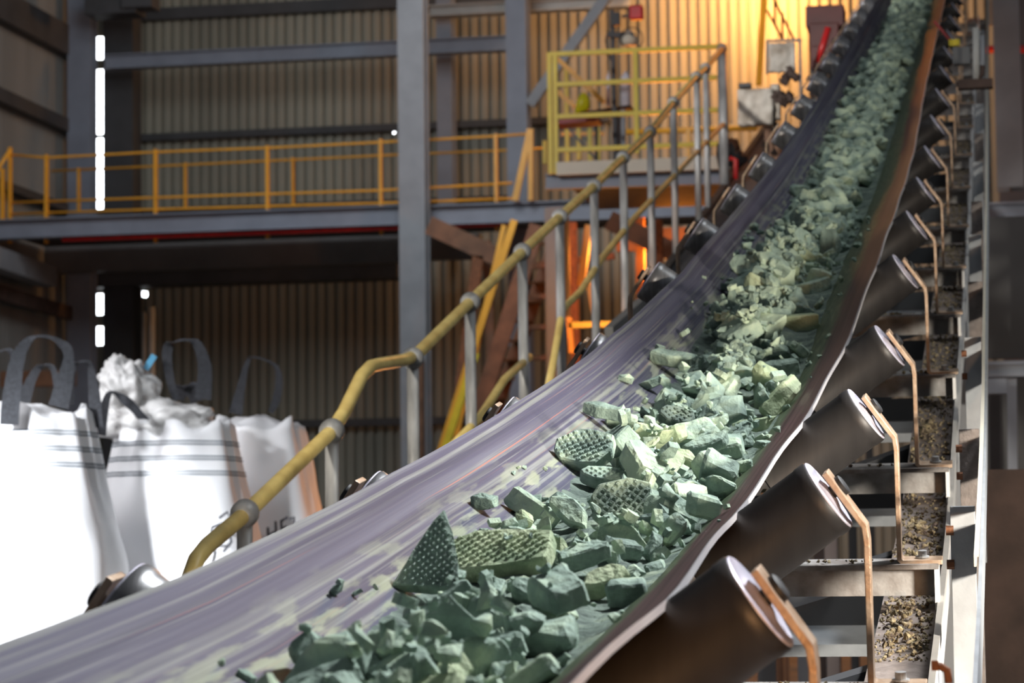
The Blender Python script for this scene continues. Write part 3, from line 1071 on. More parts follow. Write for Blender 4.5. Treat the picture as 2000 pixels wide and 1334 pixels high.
# ------------------------------------------------------------------ bulk bags
def bag(cx, cy, w, h, label, seed, stripes=True, grey=0.):
    root = thing('bulk_bag', label, 'bulk bag', (cx, cy, 0), 'white bulk bags behind the conveyor')
    rr = random.Random(seed)
    mb = MB()
    n = 72; rows = 46
    for j in range(rows + 1):
        t_ = j / rows
        z = .02 + (h - .02) * t_
        # fat belly, squarer and narrower neck with folds near the top
        bulge = .93 + .11 * math.sin(min(1, t_ * 1.25) * PI) - .30 * max(0, (t_ - .58) / .42) ** 1.3
        if t_ < .04: bulge *= .9 + 2.5 * t_
        ex = 3.2
        for i in range(n):
            a = 2 * PI * i / n
            k = (abs(math.cos(a)) ** ex + abs(math.sin(a)) ** ex) ** (-1 / ex)
            fold = max(0, (t_ - .68) / .32)
            wr = .028 * fold * math.sin(a * 11 + seed + 2 * math.sin(a * 3)) + .018 * noise.noise(Vector((math.cos(a) * 2.5, math.sin(a) * 2.5, z * 3 + seed)))
            r = w / 2 * (bulge * k + wr * 2)
            dz = 0
            if j == rows: dz = .03 * math.sin(a * 4 + seed) + .02 * math.sin(a * 9)
            mb.v.append(Vector((cx + r * math.cos(a), cy + r * math.sin(a), z + dz)))
    for j in range(rows):
        for i in range(n):
            i2 = (i + 1) % n
            mb.f.append((j * n + i, j * n + i2, (j + 1) * n + i2, (j + 1) * n + i))
    mb.f.append(tuple(range(n)))
    # sunken crumpled top
    last = rows * n
    prev = last
    for q, (k, dz) in enumerate(((.86, -.03), (.6, .015), (.3, .05))):
        st = len(mb.v)
        for i in range(n):
            v = mb.v[last + i]
            d = Vector((v.x - cx, v.y - cy, 0)) * k
            mb.v.append(Vector((cx + d.x, cy + d.y, h + dz + .03 * noise.noise(Vector((d.x * 8, d.y * 8, seed))))))
        for i in range(n):
            i2 = (i + 1) % n
            mb.f.append((prev + i, prev + i2, st + i2, st + i))
        prev = st
    mb.f.append(tuple(prev + i for i in range(n)))
    body = mb.build('bag_body', M['bag'], root, True)
    if stripes:
        # printed double lines round the top: thin raised bands
        for zz in (.10, .18, .26):
            for d2 in (0, .016):
                b = MB()
                t_ = (h - zz - d2 - .02) / (h - .02)
                jj = t_ * rows
                j0 = int(jj); fr = jj - j0
                pts = []
                for i in range(n + 1):
                    v = mb.v[j0 * n + i % n].lerp(mb.v[(j0 + 1) * n + i % n], fr)
                    out_ = Vector((v.x - cx, v.y - cy, 0)).normalized()
                    pts.append(v + out_ * .003)
                b.ribbon(pts, [Vector((0, 0, .007))] * len(pts), .0015)
                b.build('printed_stripe', M['stripe'], body)
    return root, mb, n, rows

def strap(root, pix, y, widths, name='lifting_loop'):
    pts = [ony(px, py, y + (yo if True else 0)) for (px, py, yo) in pix]
    # smooth the path
    out = []; ow = []
    m_ = len(pts)
    for i in range(m_ - 1):
        p0, p1, p2, p3 = pts[max(i - 1, 0)], pts[i], pts[i + 1], pts[min(i + 2, m_ - 1)]
        for s in range(6):
            t_ = s / 6
            out.append(.5 * ((2 * p1) + (p2 - p0) * t_ + (2 * p0 - 5 * p1 + 4 * p2 - p3) * t_ ** 2 + (3 * p1 - p0 - 3 * p2 + p3) * t_ ** 3))
            ow.append(widths[i] * (1 - t_) + widths[i + 1] * t_)
    out.append(pts[-1]); ow.append(widths[-1])
    wv = []
    for i, p in enumerate(out):
        d = (out[min(i + 1, len(out) - 1)] - out[max(i - 1, 0)]).normalized()
        side = Vector((1, .25, 0)) if abs(d.z) > .55 else Vector((0, .9, .35))
        side = (side - d * side.dot(d)).normalized()
        if wv and side.dot(wv[-1]) < 0: side = -side
        wv.append(side * ow[i])
    # blend width vectors so that the strap twists smoothly
    for _ in range(3):
        wv = [((wv[max(i - 1, 0)] + wv[i] * 2 + wv[min(i + 1, len(wv) - 1)]) / 4).normalized() * ow[i] for i in range(len(wv))]
    return MB().ribbon(out, wv, .004).build(name, M['strap'], root, False)

b1, bm1, n1, r1 = bag(-4.86, 12.75, .96, 1.76, 'front white bulk bag with blue-grey printed lines and tall grey loop, at far left', 1)
b2, bm2, n2, r2 = bag(-4.37, 13.74, .88, 1.74, 'middle white bulk bag with crumpled liner on top, right of the front left bag', 2)
b3, bm3, n3, r3 = bag(-4.235, 14.73, .86, 1.78, 'rear white bulk bag at the right end of the bags, with thin dark loop', 3, stripes=False)
strap(b1, [(18, 830, 0), (22, 780, 0), (35, 700, 0), (60, 662, .02), (95, 658, .05), (126, 675, .02), (134, 700, 0), (125, 750, 0), (114, 795, 0)], 12.30, [.09, .09, .07, .035, .035, .05, .05, .085, .10])
strap(b1, [(45, 790, .5), (62, 740, .5), (82, 714, .5), (104, 722, .5), (118, 790, .5)], 12.7, [.07, .05, .03, .03, .05])
strap(b1, [(135, 790, .4), (140, 720, .4), (160, 706, .4), (176, 716, .4), (184, 770, .4), (188, 835, .4)], 12.5, [.05, .05, .03, .03, .06, .07])
strap(b1, [(-30, 790, .5), (-18, 700, .5), (0, 686, .5), (25, 692, .5), (40, 780, .5)], 12.9, [.05, .04, .03, .03, .05])
strap(b2, [(196, 850, -.15), (203, 800, -.15), (214, 768, -.12), (232, 772, -.1), (256, 792, -.12), (280, 818, -.2)], 13.45, [.06, .05, .03, .04, .06, .07])
strap(b2, [(345, 782, 0), (332, 740, 0), (326, 690, 0), (336, 670, 0), (365, 664, 0), (386, 674, 0), (400, 720, 0), (396, 780, 0)], 13.75, [.04, .045, .055, .05, .03, .05, .075, .09])
strap(b2, [(350, 782, .3), (356, 760, .3), (372, 755, .3), (384, 785, .3)], 13.75, [.05, .09, .09, .06])
strap(b3, [(460, 808, 0), (470, 760, 0), (484, 706, 0), (500, 698, 0), (535, 712, 0), (545, 738, 0), (540, 780, 0), (528, 806, 0)], 14.55, [.08, .05, .025, .02, .02, .04, .05, .03])
# crumpled liner standing out of the middle bag
bmx = bmesh.new()
bmesh.ops.create_icosphere(bmx, subdivisions=5, radius=1)
lc = ony(252, 765, 13.65)
for v in bmx.verts:
    p = v.co.copy()
    n_ = noise.noise(p * 2.3) * .30 + noise.noise(p * 5) * .16 + abs(noise.noise(p * 9)) * .10
    r_ = 1 + n_
    v.co = Vector((p.x * .150 * r_, p.y * .15 * r_, p.z * .175 * r_))
    v.co.x += .10 * max(0, -p.z) * .3 - .05 * max(0, p.z)
    v.co += lc - Vector(b2.location)
me = bpy.data.meshes.new('crumpled_liner'); bmx.to_mesh(me); bmx.free(); me.materials.append(M['liner'])
for p in me.polygons: p.use_smooth = True
o = bpy.data.objects.new('crumpled_liner', me); C.objects.link(o); o.parent = b2
bmx = bmesh.new()
bmesh.ops.create_icosphere(bmx, subdivisions=5, radius=1)
lc = ony(310, 830, 13.70)
for v in bmx.verts:
    p = v.co.copy()
    r_ = 1 + noise.noise(p * 2.6 + Vector((5, 0, 0))) * .25 + abs(noise.noise(p * 7)) * .16
    v.co = Vector((p.x * .30 * r_, p.y * .26 * r_, p.z * .12 * r_)) + lc - Vector(b2.location)
me = bpy.data.meshes.new('folded_top'); bmx.to_mesh(me); bmx.free(); me.materials.append(M['liner'])
for p in me.polygons: p.use_smooth = True
o = bpy.data.objects.new('folded_top', me); C.objects.link(o); o.parent = b2
MB().bar(ony(284, 722, 13.7), ony(302, 694, 13.7), .035, .008, (0, 1, 0)).build('blue_tie', M['blue'], b2)

# handwritten marks on the bags
def marks(root, strokes, y, name='handwriting', r=.007):
    mb = MB()
    for st in strokes:
        mb.tube([ony(px, py, y) for px, py in st], r, 6)
    mb.build(name, M['ink'], root)
yb2 = 13.74 - .465
marks(b2, [[(398, 1050), (406, 1072), (404, 1092)], [(412, 1045), (414, 1030), (436, 1022)], [(408, 1058), (424, 1052)], [(428, 1012), (444, 1000), (452, 1016), (438, 1036), (448, 1040), (452, 1058), (436, 1078)]], yb2)
yb3 = 14.73 - .445
marks(b3, [[(523, 1030), (524, 1062)], [(538, 1018), (540, 1054)], [(524, 1046), (540, 1038)], [(549, 1016), (551, 1050)], [(549, 1018), (562, 1010)], [(550, 1034), (560, 1028)], [(566, 1014), (574, 1010), (574, 1024), (566, 1040), (577, 1036)]], yb3)

# ------------------------------------------------------------------ the hall
floor = MB().box((0, 24, -.05), (70, 70, .1)).build('floor', M['floor']); tag(floor, kind='structure')
WB, WX = 48.0, onx(137, 300, 1).x
# corrugated back wall, with slits at the corner where the sheets do not meet
def corr(xa, xb, z0, z1, y, period=.185, depth=.10):
    mb = MB(); x = xa; prof = []
    while x < xb:
        prof += [(x, 0), (x + period * .60, 0), (x + period * .66, depth), (x + period * .94, depth)]
        x += period
    nv = len(prof)
    vs = [(p[0], y + p[1], z0) for p in prof] + [(p[0], y + p[1], z1) for p in prof]
    fs = [(i, i + 1, nv + i + 1, nv + i) for i in range(nv - 1)]
    return mb.add(vs, fs)
xg0, xg1 = ony(182, 250, WB).x, ony(213, 250, WB).x
mb = corr(xg1, 16.0, -.1, 26, WB)
cols = [(72, 116), (136, 262), (270, 408), (574, 615), (638, 674)]
zs = []
for a, b_ in cols:
    zs.append((ony(197, b_, WB).z, ony(197, a, WB).z))
zs.sort()
edge = -.1
for a, b_ in zs:
    mb.box(((xg0 + xg1) / 2, WB, (edge + a) / 2), (xg1 - xg0 + .02, .01, a - edge)); edge = b_
mb.box(((xg0 + xg1) / 2, WB, (edge + 26) / 2), (xg1 - xg0 + .02, .01, 26 - edge))
mb.box((xg0 - 8, WB, 13), (16, .01, 26.2))
wb = mb.build('wall_back', M['sheet']); tag(wb, kind='structure')
# holes punched through the sheeting
def punch(o, holes):
    bm = bmesh.new(); bm.from_mesh(o.data)
    for (px, py, r) in holes:
        p = ony(px, py, WB)
        for ax, val in (((0, 0, 1), p.z - r), ((0, 0, 1), p.z + r), ((1, 0, 0), p.x - r), ((1, 0, 0), p.x + r)):
            vv = Vector((p.x, p.y, p.z))
            co = Vector((val, 0, 0)) if ax[0] else Vector((0, 0, val))
            near = [f for f in bm.faces if abs(f.calc_center_median().x - p.x) < .6]
            geom = list({*near, *[e for f in near for e in f.edges], *[v for f in near for v in f.verts]})
            bmesh.ops.bisect_plane(bm, geom=geom, plane_co=co, plane_no=ax)
        kill = [f for f in bm.faces if abs(f.calc_center_median().x - p.x) < r and abs(f.calc_center_median().z - p.z) < r]
        bmesh.ops.delete(bm, geom=kill, context='FACES_ONLY')
    bm.to_mesh(o.data); bm.free()
punch(wb, [(769, 256, .035), (271, 574, .035), (283, 574, .05)])
# left wall
WLX = ony(137, 300, 47.2).x
def corr_y(ya, yb, z0, z1, x, period=.185, depth=.09):
    mb = MB(); y = ya; prof = []
    while y < yb:
        prof += [(y, 0), (y + period * .6, 0), (y + period * .66, -depth), (y + period * .94, -depth)]
        y += period
    nv = len(prof)
    vs = [(x + p[1], p[0], z0) for p in prof] + [(x + p[1], p[0], z1) for p in prof]
    return mb.add(vs, [(i, i + 1, nv + i + 1, nv + i) for i in range(nv - 1)])
wl = corr_y(20, 47.3, -.1, 26, WLX).build('wall_left', M['sheet_side']); tag(wl, kind='structure')

def P(px, py, y): return ony(px, py, y)
def hbeam(name, a, b_, y, hpx, material, label, w=.25, cat='beam', typ='I', group=None):
    """beam across the hall: a,b pixel centres, hpx its height in pixels"""
    pa, pb = P(*a, y), P(*b_, y)
    zm = (pa.z + pb.z) / 2
    pa.z = pb.z = zm
    h_ = hpx * y / FPX
    mb = MB()
    if typ == 'I': mb.ibeam(pa, pb, w, h_, .022)
    else: mb.bar(pa, pb, w, h_)
    return solo(mb, name, material, label, cat, group)
def column(px0, px1, y, material, label, zb=0, zt=24, depth=.35, typ='I'):
    xa, xb = P(px0, 300, y).x, P(px1, 300, y).x
    xm = (xa + xb) / 2; w = xb - xa
    mb = MB()
    if typ == 'I':
        mb.box((xm, y - depth / 2, (zb + zt) / 2), (w, .025, zt - zb)).box((xm, y + depth / 2, (zb + zt) / 2), (w, .025, zt - zb)).box((xm, y, (zb + zt) / 2), (.02, depth, zt - zb))
    else:
        mb.box((xm, y, (zb + zt) / 2), (w, depth, zt - zb))
    return solo(mb, 'steel_column', material, label, 'column')

zd = P(783, 398, 42).z            # walkway deck level
column(783, 834, 41.4, M['steel_grey'], 'tall wide grey steel column in the left middle, in front of the walkway')
column(994, 1034, 45.4, M['steel_blue'], 'tall blue-grey steel column behind the walkway, left of the yellow platform', typ='I')
column(858, 888, 47.2, M['steel_blue'], 'slim grey column against the sheeting, right of the tall wide column', zb=zd - .3)
column(137, 184, 46.6, M['steel_blue'], 'grey corner column left of the bright gap in the wall', depth=.3)
column(210, 268, 47.3, M['steel_dark'], 'dark thick corner column right of the bright gap', typ='box', depth=.5)
column(1946, 1998, 29.0, M['steel_grey'], 'grey steel column at the upper right edge of the picture', zb=4.9)
column(1068, 1104, 27.6, M['steel_grey'], 'grey column below the platform, its side lit orange', zb=0, zt=P(1068, 371, 26.1).z)

# walkway
hbeam('edge_beam', (-60, 454), (783, 419), 42, 40, M['steel_blue'], 'blue-grey edge beam of the walkway, left of the wide column', w=.3)
pa, pb = P(830, 417, 42), P(1420, 398, 42)
hbeam('edge_beam', (834, 418), (1500, 404), 42, 40, M['steel_blue'], 'blue-grey edge beam of the walkway, right of the wide column', w=.3)
x0, x1 = P(-60, 400, 42).x, P(1500, 400, 42).x
solo(MB().box(((x0 + x1) / 2, 43.9, zd - .03), (x1 - x0, 3.4, .05)), 'walkway_deck', M['deck'], 'dark grating deck of the long walkway across the back wall', 'walkway')
hbeam('lower_beam', (95, 510), (783, 484), 46.0, 56, M['steel_mid'], 'dull grey deep beam under the walkway, left of the wide column', w=.3, typ='box')
hbeam('lower_beam', (834, 485), (940, 481), 46.0, 50, M['steel_mid'], 'dull grey deep beam under the walkway, right of the wide column', w=.3, typ='box')
hbeam('dark_beam', (150, 545), (783, 532), 47.2, 34, M['steel_dark'], 'dark wide beam against the wall below the deep grey beam', w=.6, typ='box')  # dark box beam close to the wall
hbeam('tie_beam', (205, 124), (994, 84), 46.0, 30, M['steel_blue'], 'blue-grey horizontal beam across the upper wall, joining the corner to the second column', w=.25)
zr = (P(-60, 454, 42).z + P(783, 419, 42).z) / 2 - 20 * 42 / FPX - .03
solo(MB().tube([Vector((P(120, 466, 42).x, 42.05, zr)), Vector((P(1000, 440, 42).x, 42.05, zr))], .035, 10), 'red_pipe', M['red'], 'red pipe running under the walkway edge beam', 'pipe')
for (a, b_, hp_, lab) in (((268, 30), (1200, -16), 24, 'dark wall girt at the top of the back wall'), ((268, 268), (1190, 234), 14, 'dark wall girt level with the lamp hole, above the walkway rail'),
                      ((520, 826), (1000, 822), 15, 'dark wall girt low on the back wall'), ((268, 408), (1000, 392), 10, 'dark girt just above the walkway deck'), ((300, 1002), (900, 1002), 22, 'dark girt near the foot of the back wall')):
    hbeam('wall_girt', a, b_, 47.85, hp_, M['steel_dark'], lab, w=.2, typ='box', cat='girt')
hbeam('pale_channel', (840, 22), (1230, 6), 46.6, 22, M['steel_pale'], 'pale horizontal channel at the top of the wall, right of the wide column', w=.3)
# girts on the left wall
for (p0, p1, w_, lab) in (((0, 10), (137, 85), .55, 'wide dark beam at the top of the left wall'), ((0, 188), (137, 250), .24, 'upper dark sloping girt on the left wall'), ((0, 358), (137, 414), .14, 'lower dark girt on the left wall')):
    a, b_ = onx(*p0, WLX + .15), onx(*p1, WLX + .15)
    zz = (a.z + b_.z) / 2
    a.z = b_.z = zz
    a.y = 38; b_.y = 47
    solo(MB().bar(a, b_, .2, w_), 'side_girt', M['steel_dark'], lab, 'girt')
a, b_ = P(-30, 495, 41), P(95, 545, 44.5)
solo(MB().bar((a.x, a.y, (a.z + b_.z) / 2), (b_.x, b_.y, (a.z + b_.z) / 2), .3, .35), 'bracket_beam', M['steel_grey'], 'short grey beam running back at the left edge under the walkway', 'beam')
solo(MB().bar(P(-40, 560, 42), P(135, 612, 46), .12, .25), 'shelf_beam', M['rust_dark'], 'dark rusty rail below the short grey beam at left', 'beam')
solo(MB().box(P(75, 740, 40), (1.2, .2, .25)), 'yellow_machine_rail', M['brown_brace'], 'brownish rail seen through the strap loops of the left bag', 'rail')
# machine box top left
solo(MB().box(P(225, 5, 45.2), (.95, .6, .5)).box(P(275, 0, 45.0), (.55, .5, .35)), 'roof_bracket', M['steel_dark'], 'dark steel bracket at the head of the corner column, top left', 'bracket')
# diagonal brace at the top
solo(MB().ibeam(P(1035, 205, 45.2), P(1195, -20, 45.2), .18, .16, .02, (0, 1, 0)), 'wall_brace', M['steel_grey'], 'grey diagonal brace rising right from the blue-grey column', 'brace')
# pale tubes put in for the light reflections on a curtain
t = solo(MB().tube([P(296, 600, 46.8), Vector((P(296, 600, 46.8).x, 46.8, 0))], .07, 10), 'reflection_streak', M['steel_pale'], 'pale vertical streak of reflected light beside the dark corner column, behind the bags', 'pipe', smooth=True)
solo(MB().tube([P(281, 610, 46.9), Vector((P(281, 610, 46.9).x, 46.9, 0))], .04, 10), 'reflection_streak', M['steel_pale'], 'thinner pale streak of reflected light left of the wider one', 'pipe', smooth=True)

# walkway guard rails
def guardrail(root, y, posts, tops, rails, r=.022, mt='orange_rail', pw=.09):
    for (px, pt, pb) in posts:
        a, b_ = P(px, pt, y), P(px, pb, y)
        MB().bar((a.x, y, b_.z), (a.x, y, a.z), pw, pw * .5, (1, 0, 0)).build('post', M[mt], root)
    for nm, pts in rails:
        zz = [P(px, py, y) for px, py in pts]
        MB().tube(zz, r, 8).build(nm, M[mt], root, True)
g = thing('guardrail', 'orange-yellow guardrail along the front edge of the walkway', 'guardrail', (P(500, 400, 41.9).x, 41.9, zd))
guardrail(g, 42.3, [(20, 288, 475), (91, 302, 476), (304, 292, 474), (522, 285, 466), (743, 272, 458), (968, 262, 450)], None,
          [('top_rail', [(20, 302), (91, 308), (304, 297), (522, 289), (743, 278), (968, 266), (1030, 262)]),
           ('low_rail', [(20, 396), (304, 386), (743, 372), (1000, 358)]),
           ('kick_rail', [(20, 418), (304, 409), (743, 397), (1000, 388)])])
g = thing('guardrail', 'second orange-yellow guardrail with short posts along the back of the walkway', 'guardrail', (P(500, 400, 45.3).x, 45.3, zd))
guardrail(g, 45.3, [(154, 328, 414), (362, 318, 408), (572, 308, 400), (1004, 290, 388)], None,
          [('top_rail', [(100, 334), (362, 322), (572, 312), (783, 302), (1004, 293), (1060, 290)])], r=.022, pw=.08)
g = thing('stair_rail', 'orange stair rail end at the far left of the walkway', 'guardrail', P(5, 430, 41.9))
MB().tube([P(20, 292, 42.2), P(-30, 372, 42.2)], .035, 8).build('top_rail', M['orange_rail'], g, True)
MB().bar(P(5, 430, 41.9), P(5, 330, 41.9), .08, .05, (1, 0, 0)).build('post', M['orange_rail'], g)

# ------------------------------------------------------------------ yellow platform
YP = 26.0
plat = thing('service_platform', 'yellow railed service platform with cream toe board above the conveyor handrail', 'platform', P(1245, 370, YP))
for px, pt, pb in ((1073, 103, 340), (1084, 103, 340), (1241, 96, 300), (1405, 88, 295)):
    a, b_ = P(px, pt, YP), P(px, pb, YP)
    MB().bar((a.x, YP, b_.z), (a.x, YP, a.z), .045, .045, (1, 0, 0)).build('post', M['yellow_rail'], plat)
for pts in (((1072, 105), (1418, 92)), ((1084, 165), (1400, 152)), ((1084, 230), (1402, 213)), ((1084, 293), (1402, 281))):
    a, b_ = P(*pts[0], YP), P(*pts[1], YP)
    zz = (a.z + b_.z) / 2
    MB().bar((a.x, YP, zz), (b_.x, YP, zz), .04, .045).build('rail', M['yellow_rail'], plat)
YB = 28.2
for px, pt, pb in ((1106, 130, 318), (1130, 240, 312), (1152, 250, 318), (1168, 240, 318), (1064, 275, 320)):
    a, b_ = P(px, pt, YB), P(px, pb, YB)
    MB().bar((a.x, YB, b_.z), (a.x, YB, a.z), .045, .045, (1, 0, 0)).build('rear_post', M['yellow_rail'], plat)
for y_, pts in ((YB, ((1084, 262), (1180, 260))), ):
    MB().bar(P(*pts[0], y_), P(*pts[1], y_), .03, .04).build('rail', M['orange_rail'], plat)
MB().bar(P(1086, 112, 27), P(1180, 200, 27), .04, .05).build('stair_handrail', M['orange_rail'], plat)
MB().bar(P(1086, 176, 27), P(1122, 208, 27), .04, .05).build('stair_handrail', M['orange_rail'], plat)
a, b_ = P(1087, 329, YP - .03), P(1432, 317, YP - .03)
zz = (a.z + b_.z) / 2
MB().bar((a.x, a.y, zz), (b_.x, a.y, zz), .02, .13).build('toe_board', M['cream'], plat)
MB().ibeam(P(1066, 356, YP + .1), P(1420, 345, YP + .1), .12, .15, .012).build('edge_beam', M['steel_blue'], plat)
MB().box(((a.x + b_.x) / 2, YP + 1.3, zz - .06), (b_.x - a.x, 2.6, .03)).build('deck', M['deck'], plat)
MB().bar(P(1250, 330, YP + .4), P(1290, 372, YP + .4), .05, .03).build('knee_brace', M['steel_dark'], plat)
# orange rail behind the platform
g = thing('guardrail', 'orange guardrail of the walkway seen behind the right half of the yellow platform', 'guardrail', P(1345, 380, 41.9))
MB().tube([P(1215, 258, 41.9), P(1480, 250, 41.9)], .045, 8).build('top_rail', M['orange_rail'], g, True)
MB().bar(P(1345, 252, 41.9), P(1345, 396, 41.9), .1, .06, (1, 0, 0)).build('post', M['orange_rail'], g)
# things on the platform
YT = 27.0
t = thing('work_bench', 'red-edged small bench top on the platform, with grey slab on it', 'bench', P(1160, 318, YT))
a, b_ = P(1085, 244, YT), P(1172, 236, YT)
MB().bar(a, b_, .35, .045).build('top', M['red_dull'], t)
MB().bar(P(1140, 226, YT - .1), P(1235, 212, YT - .1), .3, .03).build('slab', M['rust_dark'], t)
for px in (1092, 1165):
    MB().bar(P(px, 320, YT), P(px, 246, YT), .03, .03, (1, 0, 0)).build('leg', M['steel_mid'], t)
MB().bar(P(1110, 250, YT), P(1170, 318, YT), .025, .025).build('brace', M['steel_mid'], t)
mb = MB()
pc = P(1138, 200, YT - .05)
pts = [(-.085, -.12), (-.05, .03), (-.02, .085), (.02, .10), (.05, .07), (.075, .02), (.075, -.05), (.05, -.09), (-.02, -.11)]
nn = len(pts)
for dy, k in ((-.05, .85), (-.02, 1), (.02, 1), (.05, .85)):
    mb.v += [pc + Vector((p[0] * k, dy, p[1] * k)) for p in pts]
for q in range(3):
    for i in range(nn):
        i2 = (i + 1) % nn
        mb.f.append((q * nn + i, q * nn + i2, (q + 1) * nn + i2, (q + 1) * nn + i))
mb.f += [tuple(range(nn)), tuple(3 * nn + i for i in range(nn))]
solo(mb, 'yellow_seat_back', M['yellow_hi'], 'bright yellow rounded seat back standing on the red-edged bench', 'chair back', smooth=True)
for px0, px1, lab in ((1184, 1192, 'narrow white cylinder just left of the dark pole'), (1212, 1232, 'white gas cylinder right of the dark pole on the platform')):
    a = P((px0 + px1) / 2, 208, YT + .2); b_ = P((px0 + px1) / 2, 140, YT + .2)
    r_ = (px1 - px0) / 2 * YT / FPX
    solo(MB().tube([a, a.lerp(b_, .8), a.lerp(b_, .9), a.lerp(b_, .94), b_], [r_, r_, r_ * .75, r_ * .35, r_ * .35], 14), 'gas_cylinder', M['bottle'], lab, 'gas cylinder', smooth=True)
# pole with siren and camera
YQ = 26.6
t = thing('signal_pole', 'dark signal pole with junction box and cable loop rising from the platform', 'pole', P(1200, 315, YQ))
MB().bar(P(1202, 318, YQ), P(1196, 20, YQ), .045, .05, (0, 1, 0)).build('pole', M['steel_dark'], t)
MB().bar(P(1212, 330, YQ + .1), P(1212, 215, YQ + .1), .1, .06, (0, 1, 0)).build('lower_plate', M['steel_grey'], t)
MB().box(P(1202, 38, YQ - .05), (.09, .08, .13)).build('junction_box', M['steel_dark'], t)
MB().bar(P(1186, 68, YQ - .05), P(1238, 70, YQ - .05), .06, .055).build('lamp_arm', M['steel_dark'], t)
mb = MB()
mb.tube([P(1234 + 22 * math.cos(a), 76 + 22 * math.sin(a), YQ - .1) for a in [math.radians(d) for d in range(150, 470, 16)]], .006, 6)
mb.tube([P(1187, 60, YQ), P(1183, 80, YQ), P(1190, 110, YQ), P(1198, 125, YQ)], .008, 6)
mb.build('cable', M['black'], t, True)
solo(MB().tube([P(1228, 58, YQ - .02), P(1228, 76, YQ - .02), P(1228, 88, YQ - .02)], [.02, .09, .085], 18), 'floodlight', M['cream'], 'pale round lamp head hanging from the signal pole arm', 'lamp', smooth=True)
t = thing('siren', 'red square-nosed siren beacon at the top of the signal pole', 'siren', P(1243, 40, YQ - .1))
pc = P(1243, 25, YQ - .1)
MB().box(pc, (.14, .10, .15)).build('housing', M['red'], t, bevel=.02)
mb = MB(); lathe(mb, pc + Vector((0, -.05, 0)), (0, -1, 0), [(0, .03), (.03, .055), (.032, .048), (.006, .02), (.004, .001)], 20)
mb.build('horn', M['red_light'], t, True)
MB().box(P(1224, 32, YQ - .05), (.1, .03, .03)).build('arm', M['steel_dark'], t)

# ------------------------------------------------------------------ clutter between platform and belt head
YC = 20.0
def cloth_box(px0, py0, px1, py1, y, d, label, seed, mt='dirty_white'):
    a, b_ = P(px0, py1, y), P(px1, py0, y)
    mb = MB()
    n = 12
    def pt(u, v, yy):
        p = Vector((a.x + (b_.x - a.x) * u, yy, a.z + (b_.z - a.z) * v))
        k = noise.noise(Vector((u * 4 + seed, v * 4, 0))) * .02 + noise.noise(Vector((u * 11 + seed, v * 11, 4))) * .008
        return p + Vector((0, k * 1.5, k * (.5 if v < .1 else .1)))
    for s, yy in ((0, y), (1, y + d)):
        for i in range(n + 1):
            for j in range(n + 1):
                mb.v.append(pt(i / n, j / n, yy))
    N1 = (n + 1) ** 2
    for s in (0, 1):
        for i in range(n):
            for j in range(n):
                q = s * N1 + i * (n + 1) + j
                mb.f.append((q, q + 1, q + n + 2, q + n + 1))
    for i in range(n):
        for j0 in (0, n):
            q = i * (n + 1) + j0
            mb.f.append((q, q + n + 1, q + n + 1 + N1, q + N1))
            q = j0 * (n + 1) + i
            mb.f.append((q, q + 1, q + 1 + N1, q + N1))
    return mb
t = thing('wrapped_switch_box', 'lower switch box wrapped in dirty white cloth, right of the yellow platform', 'electrical box', P(1480, 243, YC))
cloth_box(1441, 172, 1508, 243, YC, .16, '', 1).build('cloth_cover', M['dirty_white'], t, True)
cloth_box(1506, 164, 1522, 232, YC + .05, .12, '', 6).build('side_flap', M['dirty_white'], t, True)
MB().box(P(1455, 168, YC + .05), (.09, .1, .03)).build('top_knob', M['steel_dark'], t)
t = thing('wrapped_board', 'upper board wrapped in pale cloth beside the belt, on grey posts', 'electrical box', P(1530, 165, YC + 1))
cloth_box(1502, 82, 1552, 141, YC + 1, .05, '', 9).build('cloth_cover', M['dirty_white'], t, True)
fr = MB()
fr.bar(P(1496, 80, YC + 1.02), P(1566, 78, YC + 1.02), .02, .02)
fr.bar(P(1498, 80, YC + 1.02), P(1498, 145, YC + 1.02), .02, .02, (1, 0, 0))
pq = P(1562, 78, YC + 1.02)
fr.bar(pq, (pq.x, pq.y, 0), .035, .02, (1, 0, 0))
fr.build('frame', M['steel_mid'], t)
pq = P(1501, 240, YC + .2); pr = P(1516, 240, YC + .2)
solo(MB().bar((pq.x, pq.y, 0), pq, .05, .06, (1, 0, 0)).bar((pr.x, pr.y, 0), pr, .03, .03, (1, 0, 0)).bar(pq, pr, .03, .03), 'box_stand', M['brown_brace'], 'brown stand under the lower wrapped box', 'stand')
t = thing('rail_ladder', 'yellow upright with thin brown stair rails, against the orange lit wall', 'ladder', P(1488, 165, 24))
MB().bar(P(1482, 166, 24), P(1493, -20, 24), .07, .05, (1, 0, 0)).build('upright', M['yellow_rail'], t)
for p0, p1 in (((1498, 20), (1530, 80)), ((1508, -8), (1552, 80)), ((1513, -10), (1513, 48)), ((1528, 25), (1528, 76))):
    MB().bar(P(*p0, 24), P(*p1, 24), .022, .022, (0, 1, 0)).build('stair_rail', M['brown_brace'], t)
